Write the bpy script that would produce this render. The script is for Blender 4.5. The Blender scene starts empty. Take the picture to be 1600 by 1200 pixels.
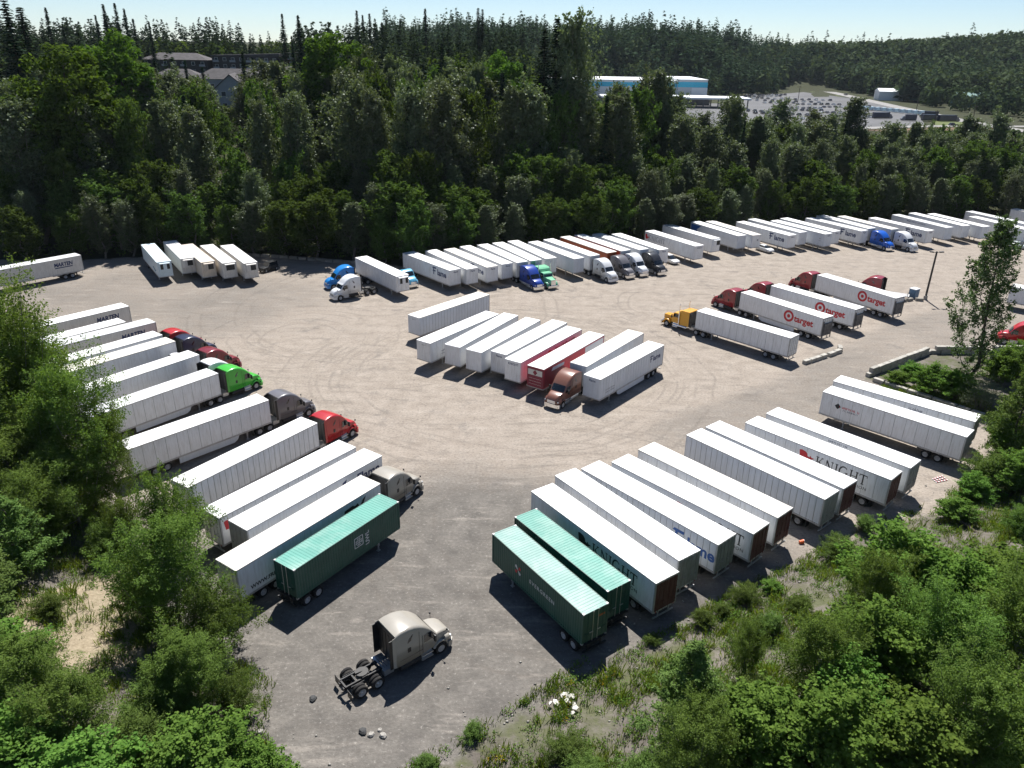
import bpy, math, random
import numpy as np
from mathutils import Matrix, Vector

# ------------------------------------------------------------------ camera, sky, sun, exposure
SC = bpy.context.scene
COL = SC.collection
R = math.radians
PITCH, ROLL, CAMH = R(24.0943), R(0.9627), 42.07
cam = bpy.data.cameras.new('camera'); cam.sensor_width = 36.0; cam.lens = 26.557
cam.clip_start = 0.5; cam.clip_end = 12000
CAM = bpy.data.objects.new('camera', cam); COL.objects.link(CAM)
_fw = Vector((0, math.cos(PITCH), -math.sin(PITCH))); _up = Vector((0, math.sin(PITCH), math.cos(PITCH))); _rt = Vector((1, 0, 0))
_r = math.cos(ROLL)*_rt + math.sin(ROLL)*_up; _u = -math.sin(ROLL)*_rt + math.cos(ROLL)*_up
CAM.matrix_world = Matrix(((_r.x, _u.x, -_fw.x, 0), (_r.y, _u.y, -_fw.y, 0), (_r.z, _u.z, -_fw.z, CAMH), (0, 0, 0, 1)))
SC.camera = CAM

SUN_EL, SUN_AZ = R(57.0), R(4.0)          # azimuth clockwise from +Y
world = bpy.data.worlds.new('World'); SC.world = world; world.use_nodes = True
wn = world.node_tree; wn.nodes.clear()
sky = wn.nodes.new('ShaderNodeTexSky'); sky.sky_type = 'NISHITA'; sky.sun_disc = False
sky.sun_elevation = SUN_EL; sky.sun_rotation = SUN_AZ
sky.altitude = 100; sky.air_density = 0.72; sky.dust_density = 0.04; sky.ozone_density = 3.0
bg = wn.nodes.new('ShaderNodeBackground'); bg.inputs['Strength'].default_value = 0.063
wo = wn.nodes.new('ShaderNodeOutputWorld')
wn.links.new(sky.outputs[0], bg.inputs['Color']); wn.links.new(bg.outputs[0], wo.inputs['Surface'])

sl = bpy.data.lights.new('sun', 'SUN'); sl.energy = 5.0; sl.angle = R(0.53); sl.color = (1.0, 0.972, 0.925)
SUN = bpy.data.objects.new('sun', sl); COL.objects.link(SUN)
_sd = Vector((math.sin(SUN_AZ)*math.cos(SUN_EL), math.cos(SUN_AZ)*math.cos(SUN_EL), math.sin(SUN_EL)))
SUN.rotation_euler = _sd.to_track_quat('Z', 'Y').to_euler(); SUN.location = (0, 60, 120)

SC.view_settings.view_transform = 'Standard'; SC.view_settings.look = 'None'
SC.view_settings.exposure = 0.8; SC.view_settings.gamma = 1.0
SC.view_settings.use_curve_mapping = False
SC.render.engine = 'CYCLES'
SC.cycles.max_bounces = 8; SC.cycles.diffuse_bounces = 3; SC.cycles.glossy_bounces = 3
SC.cycles.volume_bounces = 0; SC.cycles.transmission_bounces = 4; SC.cycles.transparent_max_bounces = 8
SC.cycles.use_adaptive_sampling = True; SC.cycles.adaptive_threshold = 0.02
SC.cycles.use_denoising = True

rng = np.random.default_rng(7)
random.seed(7)

# ------------------------------------------------------------------ helpers
class MB:
    """collects faces; mesh() makes one mesh datablock of them"""
    def __init__(s): s.v = []; s.f = []; s.sm = []
    def add(s, vs, fs, smooth=False):
        o = len(s.v); s.v += [tuple(p) for p in vs]
        for f in fs: s.f.append([i+o for i in f]); s.sm.append(smooth)
        return s
    def box(s, x0, x1, y0, y1, z0, z1, b=0.0):
        if b <= 0:
            vs = [(x, y, z) for x in (x0, x1) for y in (y0, y1) for z in (z0, z1)]
            return s.add(vs, [(0,1,3,2),(4,6,7,5),(0,4,5,1),(2,3,7,6),(0,2,6,4),(1,5,7,3)])
        ring = lambda z, k: [(x0+k+b*0, y0+k, z), (x1-k, y0+k, z), (x1-k, y1-k, z), (x0+k, y1-k, z)]
        return s.loft([ring(z0, b), ring(z0+b, 0), ring(z1-b, 0), ring(z1, b)], True, True)
    def loft(s, rings, cap0=False, cap1=False, closed=True, smooth=False):
        n = len(rings[0]); vs = [p for r in rings for p in r]; fs = []
        for i in range(len(rings)-1):
            for j in range(n if closed else n-1):
                a = i*n+j; b2 = i*n+(j+1) % n
                fs.append((a, b2, b2+n, a+n))
        s.add(vs, fs, smooth)
        if cap0: s.add(rings[0], [tuple(range(n))[::-1]])
        if cap1: s.add(rings[-1], [tuple(range(n))])
        return s
    def cyl(s, p0, p1, r0, r1=None, n=12, caps=True, smooth=True):
        r1 = r0 if r1 is None else r1
        p0, p1 = Vector(p0), Vector(p1); d = (p1-p0).normalized()
        a = d.orthogonal().normalized(); b = d.cross(a)
        rg = lambda p, r: [tuple(p + (a*math.cos(t)+b*math.sin(t))*r) for t in [2*math.pi*k/n for k in range(n)]]
        return s.loft([rg(p0, r0), rg(p1, r1)], caps, caps, smooth=smooth)
    def lathe_y(s, prof, n=20, smooth=True, caps=True):
        """profile of (y, r) turned round the Y axis"""
        rs = [[(r*math.cos(t), y, r*math.sin(t)) for t in [2*math.pi*k/n for k in range(n)]] for y, r in prof]
        return s.loft(rs, caps, caps, smooth=smooth)
    def poly(s, pts, t=(0, 0, 0)):
        """flat polygon, given a thickness vector"""
        n = len(pts); t = Vector(t)
        if t.length == 0: return s.add(pts, [tuple(range(n))])
        q = [tuple(Vector(p)+t) for p in pts]
        return s.loft([pts, q], True, True)
    def ball(s, c, rx, ry, rz, n=10, m=6):
        rs = []
        for i in range(1, m):
            ph = math.pi*i/m
            rs.append([(c[0]+rx*math.sin(ph)*math.cos(t), c[1]+ry*math.sin(ph)*math.sin(t), c[2]-rz*math.cos(ph)) for t in [2*math.pi*k/n for k in range(n)]])
        return s.loft(rs, True, True, smooth=True)
    def mesh(s, name, m=None):
        me = bpy.data.meshes.new(name); me.from_pydata(s.v, [], s.f); me.update()
        me.polygons.foreach_set('use_smooth', s.sm)
        import bmesh
        bm = bmesh.new(); bm.from_mesh(me); bmesh.ops.recalc_face_normals(bm, faces=bm.faces); bm.to_mesh(me); bm.free()
        me.materials.append(m)
        return me

def np_mesh(name, verts, faces, m, attrs=None, smooth=False):
    """fast mesh of same-sized faces from numpy arrays"""
    me = bpy.data.meshes.new(name); k = faces.shape[1]; nf = len(faces)
    me.vertices.add(len(verts)); me.vertices.foreach_set('co', np.asarray(verts, np.float32).ravel())
    me.loops.add(nf*k); me.loops.foreach_set('vertex_index', np.asarray(faces, np.int32).ravel())
    me.polygons.add(nf); me.polygons.foreach_set('loop_start', np.arange(0, nf*k, k, dtype=np.int32))
    me.polygons.foreach_set('loop_total', np.full(nf, k, np.int32))
    if smooth: me.polygons.foreach_set('use_smooth', np.ones(nf, bool))
    me.update(calc_edges=True)
    for an, av in (attrs or {}).items():
        a = me.attributes.new(an, 'FLOAT', 'POINT'); a.data.foreach_set('value', np.asarray(av, np.float32))
    me.materials.append(m)
    return me

def obj(name, data, parent=None, loc=None, rotz=None, scale=None, m=None):
    o = bpy.data.objects.new(name, data); COL.objects.link(o)
    if parent is not None: o.parent = parent
    if loc is not None: o.location = loc
    if rotz is not None: o.rotation_euler = (0, 0, rotz)
    if scale is not None: o.scale = scale
    if m is not None and data is not None:
        o.material_slots[0].link = 'OBJECT'; o.material_slots[0].material = m
    return o
def thing(name, label, cat, loc=(0, 0, 0), deg=0.0, group=None):
    o = obj(name, None, None, loc, R(deg)); return tag(o, label, cat, group)
def tag(o, label, cat, group=None):
    o['label'] = label; o['category'] = cat
    if group: o['group'] = group
    return o
def struct(o): o['kind'] = 'structure'; return o
def S(t): t = np.clip(t, 0, 1); return t*t*(3-2*t)

# ------------------------------------------------------------------ materials
class NT:
    def __init__(s, name):
        s.m = bpy.data.materials.new(name); s.m.use_nodes = True; s.t = s.m.node_tree; s.t.nodes.clear()
        s.out = s.n('ShaderNodeOutputMaterial')
    def n(s, t, **k):
        x = s.t.nodes.new(t)
        for a, b in k.items():
            if a.startswith('_'): setattr(x, a[1:], b)
            else: x.inputs[a.replace('__', ' ')].default_value = b
        return x
    def l(s, a, b): s.t.links.new(a, b)
    def val(s, v):
        x = s.n('ShaderNodeValue'); x.outputs[0].default_value = v; return x.outputs[0]
    def math(s, op, a, b=None, c=None):
        x = s.n('ShaderNodeMath'); x.operation = op
        for i, q in enumerate((a, b, c)):
            if q is None: continue
            if hasattr(q, 'links'): s.l(q, x.inputs[i])
            else: x.inputs[i].default_value = q
        return x.outputs[0]
    def ramp(s, fac, stops, interp='LINEAR'):
        x = s.n('ShaderNodeValToRGB'); e = x.color_ramp.elements; x.color_ramp.interpolation = interp
        while len(e) < len(stops): e.new(0.5)
        for q, (p, c) in zip(e, stops):
            q.position = p; q.color = (c, c, c, 1) if isinstance(c, (int, float)) else (*c, 1)
        s.l(fac, x.inputs[0]); return x.outputs[0]
    def noise(s, vec, scale, detail=4, rough=0.55, dist=0.0):
        x = s.n('ShaderNodeTexNoise'); x.inputs['Scale'].default_value = scale; x.inputs['Detail'].default_value = detail
        x.inputs['Roughness'].default_value = rough; x.inputs['Distortion'].default_value = dist
        if vec is not None: s.l(vec, x.inputs['Vector'])
        return x.outputs[0]
    def mix(s, f, a, b, mode='MIX'):
        x = s.n('ShaderNodeMix'); x.data_type = 'RGBA'; x.blend_type = mode
        for q, i in ((f, 0), (a, 6), (b, 7)):
            if hasattr(q, 'links'): s.l(q, x.inputs[i])
            elif i == 0: x.inputs[0].default_value = q
            else: x.inputs[i].default_value = (*q, 1)
        return x.outputs[2]
    def coord(s, kind='Object'): return s.n('ShaderNodeTexCoord').outputs[kind]
    def mapping(s, vec, scale=(1, 1, 1), loc=(0, 0, 0), rot=(0, 0, 0)):
        x = s.n('ShaderNodeMapping'); x.inputs['Scale'].default_value = scale; x.inputs['Location'].default_value = loc; x.inputs['Rotation'].default_value = rot
        s.l(vec, x.inputs[0]); return x.outputs[0]
    def attr(s, name):
        x = s.n('ShaderNodeAttribute'); x.attribute_name = name; return x.outputs['Fac']
    def bsdf(s, color, rough=0.6, metal=0.0, spec=0.5, coat=0.0, bump=None, bs=0.3, bd=0.02):
        x = s.n('ShaderNodeBsdfPrincipled')
        for q, nm in ((color, 'Base Color'), (rough, 'Roughness'), (metal, 'Metallic'), (spec, 'Specular IOR Level'), (coat, 'Coat Weight')):
            if hasattr(q, 'links'): s.l(q, x.inputs[nm])
            elif nm == 'Base Color': x.inputs[nm].default_value = (*q, 1)
            else: x.inputs[nm].default_value = q
        x.inputs['Coat Roughness'].default_value = 0.12
        if bump is not None:
            b = s.n('ShaderNodeBump'); b.inputs['Strength'].default_value = bs; b.inputs['Distance'].default_value = bd
            s.l(bump, b.inputs['Height']); s.l(b.outputs[0], x.inputs['Normal'])
        s.l(x.outputs[0], s.out.inputs['Surface']); return x

MATS = {}
def mat(name, col, rough=0.6, metal=0.0, spec=0.4, coat=0.0, var=0.12, sc=1.5, dirt=None, streak=False, bump=0.0):
    """paint, metal, concrete: a base colour broken by noise, with dirt of its own colour on top"""
    if name in MATS: return MATS[name]
    t = NT(name); co = t.coord('Object')
    oi = t.n('ShaderNodeObjectInfo').outputs['Random']
    x = t.n('ShaderNodeVectorMath'); x.operation = 'ADD'; t.l(co, x.inputs[0])
    c3 = t.n('ShaderNodeCombineXYZ'); t.l(t.math('MULTIPLY', oi, 37.0), c3.inputs[0]); t.l(t.math('MULTIPLY', oi, 91.0), c3.inputs[2]); t.l(c3.outputs[0], x.inputs[1])
    v = x.outputs[0]
    n1 = t.noise(v, sc, 5)
    lo = tuple(c*(1-var) for c in col); hi = tuple(min(1, c*(1+var*0.6)) for c in col)
    c = t.mix(t.ramp(n1, [(0.3, 0.0), (0.7, 1.0)]), lo, hi)
    if dirt is not None:
        dc, amt = dirt
        if streak: n2 = t.noise(t.mapping(v, (3.0, 3.0, 0.35)), 1.6, 6, 0.65)
        else: n2 = t.noise(v, sc*0.6, 6, 0.65)
        c = t.mix(t.ramp(n2, [(0.46, 0.0), (0.78, amt)]), c, dc)
    bm = t.noise(v, sc*14, 3) if bump else None
    hs = t.n('ShaderNodeHueSaturation'); t.l(c, hs.inputs['Color']); t.l(t.math('ADD', 0.955, t.math('MULTIPLY', oi, 0.07)), hs.inputs['Value'])
    t.bsdf(hs.outputs[0], rough, metal, spec, coat, bm, bump, 0.02)
    MATS[name] = t.m; return t.m

# ------------------------------------------------------------------ terrain
LOT = [(-17.5,40),(-16.5,34.5),(-12,31.0),(-6,33.2),(0.5,37.8),(5.5,42.2),(9,43.6),(14,46.6),(18,49.8),(24,53.6),(34,60.3),(43,64.8),(52,71),(57,76.5),(60,84),
       (59.4,86.4),(52.9,93.6),(49.7,98.0),(63.5,108.4),(73,108.9),(100,112),(135,122),(165,150),(185,222),(140,213),(98,202),(60,190),(45,187),(31,177),(5,165.5),(-22,152.5),(-45,159),(-66,159.5),
       (-95,153),(-118,152),(-124,142),(-96,122),(-70,96),(-53,76),(-35,56.5),(-27,46.5)]
LOTA = np.array(LOT, float)
def poly_sd(P, poly):
    """signed distance, positive inside"""
    d = np.full(len(P), 1e9); ins = np.zeros(len(P), bool); n = len(poly)
    for i in range(n):
        a = poly[i]; b = poly[(i+1) % n]; ab = b-a
        t = np.clip(((P-a)@ab)/(ab@ab), 0, 1)
        q = a+t[:, None]*ab; d = np.minimum(d, np.hypot(*(P-q).T))
        c = (a[1] > P[:, 1]) != (b[1] > P[:, 1])
        with np.errstate(divide='ignore', invalid='ignore'):
            xx = (b[0]-a[0])*(P[:, 1]-a[1])/(b[1]-a[1]+1e-12)+a[0]
        ins ^= c & (P[:, 0] < xx)
    return np.where(ins, d, -d)
def line_d(P, pts):
    pts = np.array(pts, float); d = np.full(len(P), 1e9)
    for a, b in zip(pts[:-1], pts[1:]):
        ab = b-a; t = np.clip(((P-a)@ab)/(ab@ab), 0, 1); d = np.minimum(d, np.hypot(*(P-a-t[:, None]*ab).T))
    return d
_ph = rng.uniform(0, 6.28, (14, 2)); _kk = rng.normal(0, 1, (14, 2))
def wob(P, wl):
    """smooth pseudo-random field of a given wavelength, about -1..1"""
    r = np.zeros(len(P))
    for i in range(14): r += np.sin(P@(_kk[i]*6.28/wl/1.4)+_ph[i, 0])
    return r/3.6
def zterrain(P, sd=None):
    P = np.atleast_2d(np.asarray(P, float))
    if sd is None: sd = poly_sd(P, LOTA)
    x, y = P[:, 0], P[:, 1]; o = np.maximum(-sd, 0)
    z = np.zeros(len(P))
    near = (1-S((y-84)/14))
    right = S((x-1)/10)*near; left = S((-10-x)/8)*near
    z += right*(2.6*S(o/13)+0.02*np.clip(o, 0, 60)) + left*(3.4*S(o/16))
    z += near*S(o/5)*0.35*wob(P, 7.0)
    u = x/np.maximum(y, 60)
    lm = 1-S((u+0.01)/0.10)
    hl = lm*(S((y-168)/165)*21.0+S((y-310)/190)*7.0)*S((o-4)/40)
    hc = S((y-735-230*S((u-0.2)/0.12))/170)*(38.0-10*S((u-0.15)/0.2))
    hr = S((u-0.36)/0.34)*S((y-760)/420)*23.0
    z += np.where(y > 100, np.maximum(hl, hc)+hr, 0)
    z += np.where(y > 150, S((o-6)/60)*0.9*wob(P, 60.0)*np.maximum(lm, S((y-735)/160)), 0)
    return z
def gz(x, y): return float(zterrain(np.array([[x, y]]))[0])

def axis(lo, hi, step, far_lo, far_hi, k):
    a = list(np.arange(lo, hi+0.01, step)); s = step; q = hi
    while q < far_hi: s = min(s*k, 260); q += s; a.append(q)
    s = step; q = lo; pre = []
    while q > far_lo: s = min(s*k, 260); q -= s; pre.append(q)
    return np.array(pre[::-1]+a)
GX = axis(-75, 85, 0.9, -4500, 4500, 1.13); GY = axis(16, 120, 0.9, -600, 7000, 1.09)
gx, gy = np.meshgrid(GX, GY); GP = np.stack([gx.ravel(), gy.ravel()], 1)
GSD = poly_sd(GP, LOTA)
GZ = zterrain(GP, GSD)
nx, ny = len(GX), len(GY)
ii = (np.arange(ny-1)[:, None]*nx+np.arange(nx-1)[None, :]).ravel()
gf = np.stack([ii, ii+1, ii+nx+1, ii+nx], 1)
# grey packed stone in the near end and along the far left, asphalt lane on the right, bare sand on the left bank
near_grey = 1-S((np.hypot((GP[:, 0]+2)/1.25, GP[:, 1]-44)-17)/16)
left_grey = (1-S((np.hypot((GP[:, 0]+78)/1.3, GP[:, 1]-128)-22)/24))*0.42
lane = 1-S((line_d(GP, [(22, 78), (36, 88), (52, 102), (66, 115), (84, 128), (110, 140)])-5.0)/4.0)
grey = np.clip(np.maximum(np.maximum(near_grey, left_grey), lane*0.4), 0, 1)
sand = 1-S((np.hypot((GP[:, 0]+32.5)/6.0, (GP[:, 1]-43.5)/11.0)-0.62)/0.55)
wood = S((GP[:, 1]-118)/30)
def ground_material():
    t = NT('ground'); pos = t.n('ShaderNodeNewGeometry').outputs['Position']
    lot = t.math('ADD', t.attr('lotd'), t.math('MULTIPLY', t.math('SUBTRACT', t.noise(pos, 0.35, 3, 0.6), 0.5), 5.0))
    e = t.ramp(t.math('ADD', t.math('MULTIPLY', lot, 0.5), 0.5), [(0.15, 0.0), (0.85, 1.0)])
    # --- gravel
    n_big = t.noise(pos, 0.05, 2, 0.6); n_mid = t.noise(pos, 0.5, 5, 0.62); n_fine = t.noise(pos, 3.6, 4, 0.75)
    sp = t.n('ShaderNodeSeparateXYZ'); t.l(pos, sp.inputs[0])
    patch = t.noise(pos, 0.11, 3, 0.6)
    tr = t.noise(t.mapping(pos, (0.16, 0.80, 1.0), rot=(0, 0, 0.2)), 1.0, 4, 0.7)
    # pairs of tyre tracks left by turning trucks
    wobr = t.math('MULTIPLY', t.math('SUBTRACT', n_big, 0.5), 5.0)
    bands = None
    for cx, cy, radii in ((-2, 99, (19.6, 21.7, 22.9, 24.6, 25.6, 27.5, 29.9)), (-33, 111, (6.0, 8.0, 10.6, 12.5, 15.2)), (30, 131, (9.0, 11.0, 14.2, 16.2, 20.0)), (6, 62, (13.0, 15.1, 18.4, 20.5)), (-20, 128, (26.0, 28.1, 33.5, 35.5))):
        dx = t.math('SUBTRACT', sp.outputs[0], cx); dy = t.math('SUBTRACT', sp.outputs[1], cy)
        r = t.math('ADD', t.math('SQRT', t.math('ADD', t.math('MULTIPLY', dx, dx), t.math('MULTIPLY', dy, dy))), wobr)
        for q in radii:
            m = t.math('SUBTRACT', 1.0, t.math('MULTIPLY', t.math('ABSOLUTE', t.math('SUBTRACT', r, q)), 2.6))
            bands = m if bands is None else t.math('MAXIMUM', bands, m)
    bands = t.math('MULTIPLY', t.math('MAXIMUM', bands, 0.0), t.ramp(patch, [(0.40, 0.0), (0.55, 1.0)]))
    ga = t.math('ADD', t.attr('grey'), t.math('MULTIPLY', t.math('SUBTRACT', n_mid, 0.5), 0.7))
    ga = t.math('ADD', ga, t.math('MULTIPLY', t.math('SUBTRACT', n_big, 0.5), 0.9))
    tan = t.mix(t.ramp(n_mid, [(0.3, 0.0), (0.7, 1.0)]), (0.242, 0.206, 0.172), (0.330, 0.287, 0.244))
    gry = t.mix(t.ramp(n_mid, [(0.3, 0.0), (0.7, 1.0)]), (0.105, 0.097, 0.088), (0.175, 0.16, 0.143))
    g = t.mix(t.ramp(ga, [(0.12, 0.0), (0.75, 1.0)]), tan, gry)
    g = t.mix(t.ramp(tr, [(0.34, 0.34), (0.46, 0.0)]), g, (0.105, 0.092, 0.082))
    g = t.mix(t.ramp(tr, [(0.56, 0.0), (0.72, 0.4)]), g, (0.40, 0.355, 0.31))
    g = t.mix(t.ramp(t.math('MULTIPLY', bands, t.ramp(n_mid, [(0.35, 0.4), (0.6, 1.0)])), [(0.1, 0.0), (0.8, 0.36)]), g, (0.12, 0.104, 0.09))
    stain = t.noise(pos, 0.23, 3, 0.7)
    g = t.mix(t.ramp(stain, [(0.57, 0.0), (0.72, 0.5)]), g, (0.12, 0.11, 0.102))
    g = t.mix(t.ramp(n_fine, [(0.32, 0.55), (0.50, 0.0)]), g, (0.085, 0.076, 0.068))
    g = t.mix(t.ramp(n_fine, [(0.58, 0.0), (0.74, 0.55)]), g, (0.45, 0.42, 0.38))
    # --- banks and woodland floor
    soil = t.mix(t.ramp(n_mid, [(0.3, 0.0), (0.7, 1.0)]), (0.085, 0.074, 0.062), (0.18, 0.16, 0.14))
    soil = t.mix(t.ramp(n_fine, [(0.6, 0.0), (0.74, 0.6)]), soil, (0.27, 0.25, 0.225))
    snd = t.mix(t.ramp(n_fine, [(0.35, 0.0), (0.7, 1.0)]), (0.21, 0.17, 0.115), (0.33, 0.275, 0.20))
    sa = t.math('ADD', t.attr('sand'), t.math('MULTIPLY', t.math('SUBTRACT', n_mid, 0.5), 0.8))
    soil = t.mix(t.ramp(sa, [(0.3, 0.0), (0.62, 1.0)]), soil, snd)
    gn = t.noise(pos, 0.42, 4, 0.68); 
    gc = t.mix(n_fine, (0.045, 0.062, 0.02), (0.11, 0.12, 0.045))
    gm = t.math('SUBTRACT', gn, t.math('MULTIPLY', t.attr('sand'), 0.07))
    soil = t.mix(t.ramp(gm, [(0.43, 0.0), (0.58, 0.7)]), soil, gc)
    soil = t.mix(t.attr('wood'), soil, t.mix(n_mid, (0.022, 0.024, 0.012), (0.05, 0.055, 0.022)))
    c = t.mix(e, soil, g)
    h = t.noise(pos, 3.5, 2, 0.7)
    t.bsdf(c, 0.95, 0, 0.15, 0, h, 0.55, 0.12)
    return t.m
GROUND = struct(obj('ground', np_mesh('ground', np.column_stack([GP, GZ]), gf, ground_material(),
                {'lotd': np.clip(GSD, -20, 20), 'grey': grey, 'sand': sand, 'wood': wood}, smooth=True)))

# ------------------------------------------------------------------ vehicle materials
WHITE = mat('trailer_white', (0.74, 0.75, 0.76), 0.27, 0, 0.6, 0.0, 0.06, 0.7, ((0.40, 0.37, 0.33), 0.55), True)
WHITE2 = mat('trailer_warm_white', (0.66, 0.63, 0.58), 0.5, 0, 0.35, 0.0, 0.08, 0.8, ((0.33, 0.28, 0.23), 0.5), True)
WHITE3 = mat('trailer_grey_white', (0.60, 0.63, 0.67), 0.4, 0, 0.45, 0.0, 0.06, 0.7, ((0.38, 0.37, 0.36), 0.4), True)
CREAM = mat('trailer_cream', (0.62, 0.54, 0.44), 0.5, 0, 0.35, 0.0, 0.08, 0.8, ((0.3, 0.25, 0.2), 0.4), True)
ICEBLUE = mat('trailer_ice_blue', (0.56, 0.66, 0.70), 0.4, 0, 0.4, 0.0, 0.08, 0.8, ((0.35, 0.35, 0.34), 0.3), True)
ROOFW = mat('trailer_roof_white', (0.80, 0.80, 0.79), 0.5, 0, 0.3, 0.0, 0.05, 0.35, ((0.42, 0.39, 0.35), 0.5))
ROOF2 = mat('trailer_roof_grey', (0.66, 0.67, 0.68), 0.45, 0.1, 0.4, 0.0, 0.08, 0.35, ((0.36, 0.34, 0.31), 0.6)); ROOF3 = mat('trailer_roof_aged', (0.70, 0.67, 0.61), 0.6, 0, 0.3, 0.0, 0.08, 0.35, ((0.36, 0.31, 0.25), 0.6))
ALU = mat('aluminium', (0.62, 0.63, 0.64), 0.35, 0.85, 0.5, 0, 0.12, 3.0)
CHROME = mat('chrome', (0.75, 0.76, 0.78), 0.12, 1.0, 0.5, 0, 0.05, 3.0)
RAIL = mat('rail_grey', (0.42, 0.42, 0.42), 0.5, 0.3, 0.4, 0, 0.15, 2.0, ((0.2, 0.17, 0.14), 0.5))
DARK = mat('chassis_black', (0.022, 0.022, 0.024), 0.6, 0, 0.4, 0, 0.3, 2.0, ((0.10, 0.085, 0.07), 0.35))
BLACK = mat('black_plastic', (0.014, 0.014, 0.015), 0.45, 0, 0.5, 0, 0.2, 2.0)
RUBBER = mat('tyre_rubber', (0.024, 0.023, 0.023), 0.9, 0, 0.25, 0, 0.3, 3.0, ((0.09, 0.08, 0.068), 0.5))
RIM = mat('wheel_steel', (0.46, 0.46, 0.47), 0.4, 0.15, 0.5, 0, 0.2, 4.0, ((0.16, 0.13, 0.11), 0.4))
GLASS = mat('dark_glass', (0.012, 0.016, 0.02), 0.06, 0, 0.7, 0.5, 0.1, 2.0)
MAROON = mat('maroon_door', (0.10, 0.030, 0.028), 0.6, 0, 0.35, 0, 0.3, 1.5, ((0.22, 0.13, 0.11), 0.5), True)
DOORG = mat('grey_door', (0.33, 0.32, 0.30), 0.6, 0.1, 0.35, 0, 0.2, 1.2, ((0.15, 0.13, 0.11), 0.6), True)
LIFT = mat('liftgate_steel', (0.13, 0.13, 0.135), 0.55, 0.4, 0.4, 0, 0.3, 2.0)
RED_L = mat('tail_light_red', (0.35, 0.015, 0.012), 0.3)
AMBER = mat('amber_lens', (0.55, 0.2, 0.02), 0.3)
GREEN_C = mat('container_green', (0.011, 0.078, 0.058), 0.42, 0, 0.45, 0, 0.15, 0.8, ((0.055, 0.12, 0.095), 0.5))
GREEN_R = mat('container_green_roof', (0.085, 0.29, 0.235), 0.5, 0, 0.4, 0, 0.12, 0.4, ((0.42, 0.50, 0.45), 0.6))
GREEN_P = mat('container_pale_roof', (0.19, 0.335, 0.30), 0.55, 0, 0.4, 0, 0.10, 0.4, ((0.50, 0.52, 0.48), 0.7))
ORANGE_C = mat('container_orange', (0.42, 0.095, 0.03), 0.5, 0, 0.4, 0, 0.15, 0.8, ((0.2, 0.06, 0.03), 0.4), True)
NAVY_T = mat('lettering_navy', (0.022, 0.038, 0.11), 0.5); BLUE_T = mat('lettering_blue', (0.03, 0.10, 0.32), 0.5)
BLACK_T = mat('lettering_black', (0.02, 0.02, 0.022), 0.5); RED_T = mat('lettering_red', (0.50, 0.022, 0.03), 0.5)
WHITE_T = mat('lettering_white', (0.62, 0.63, 0.62), 0.5, var=0.2); GREY_T = mat('lettering_grey', (0.24, 0.25, 0.27), 0.5)
PINKRED = mat('graphic_pink', (0.48, 0.14, 0.24), 0.45); REDG = mat('graphic_red', (0.58, 0.035, 0.06), 0.35); CRIM = mat('graphic_crimson', (0.22, 0.018, 0.04), 0.45)
def paint(n, c, rough=0.3): return mat('paint_'+n, c, rough, 0, 0.5, 0.35, 0.08, 0.9, ((0.25, 0.23, 0.21), 0.12))
PAINT = dict(champagne=paint('champagne', (0.33, 0.305, 0.262)), white=paint('white', (0.72, 0.73, 0.74)), red=paint('red', (0.42, 0.018, 0.02)), maroon=paint('maroon', (0.19, 0.014, 0.02)),
  green=paint('green', (0.05, 0.42, 0.035)), grey=paint('grey', (0.145, 0.14, 0.15)), navy=paint('navy', (0.025, 0.028, 0.06)), blue=paint('blue', (0.012, 0.22, 0.62)), royal=paint('royal', (0.015, 0.055, 0.33)),
  sky=paint('sky', (0.11, 0.40, 0.60)), yellow=paint('yellow', (0.72, 0.34, 0.012)), mint=paint('mint', (0.20, 0.56, 0.33)), copper=paint('copper', (0.20, 0.085, 0.058)), black=paint('black', (0.022, 0.023, 0.026)),
  cobalt=paint('cobalt', (0.008, 0.10, 0.50)), teal=paint('teal', (0.30, 0.60, 0.58)), cherry=paint('cherry', (0.26, 0.018, 0.026)))

# ------------------------------------------------------------------ lettering
TXT = {}
def text_mesh(body, bold=0.0, shear=0.0, spacing=1.0):
    k = (body, bold, shear, spacing)
    if k in TXT: return TXT[k]
    cu = bpy.data.curves.new('lettering', 'FONT'); cu.body = body; cu.size = 1.0; cu.align_x = 'CENTER'; cu.align_y = 'CENTER'
    cu.offset = bold; cu.shear = shear; cu.space_character = spacing; cu.resolution_u = 3; cu.extrude = 0.004
    o = bpy.data.objects.new('lettering', cu); COL.objects.link(o)
    dg = bpy.context.evaluated_depsgraph_get()
    me = bpy.data.meshes.new_from_object(o.evaluated_get(dg)); bpy.data.objects.remove(o); bpy.data.curves.remove(cu)
    me.materials.clear(); me.materials.append(BLACK_T); TXT[k] = me; return me
def stroke(mb, x0, y0, x1, y1, w):
    d = Vector((x1-x0, y1-y0)); n = Vector((-d.y, d.x)).normalized()*w/2
    mb.poly([(x0+n.x, y0+n.y, 0), (x1+n.x, y1+n.y, 0), (x1-n.x, y1-n.y, 0), (x0-n.x, y0-n.y, 0)], (0, 0, 0.006))
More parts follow.
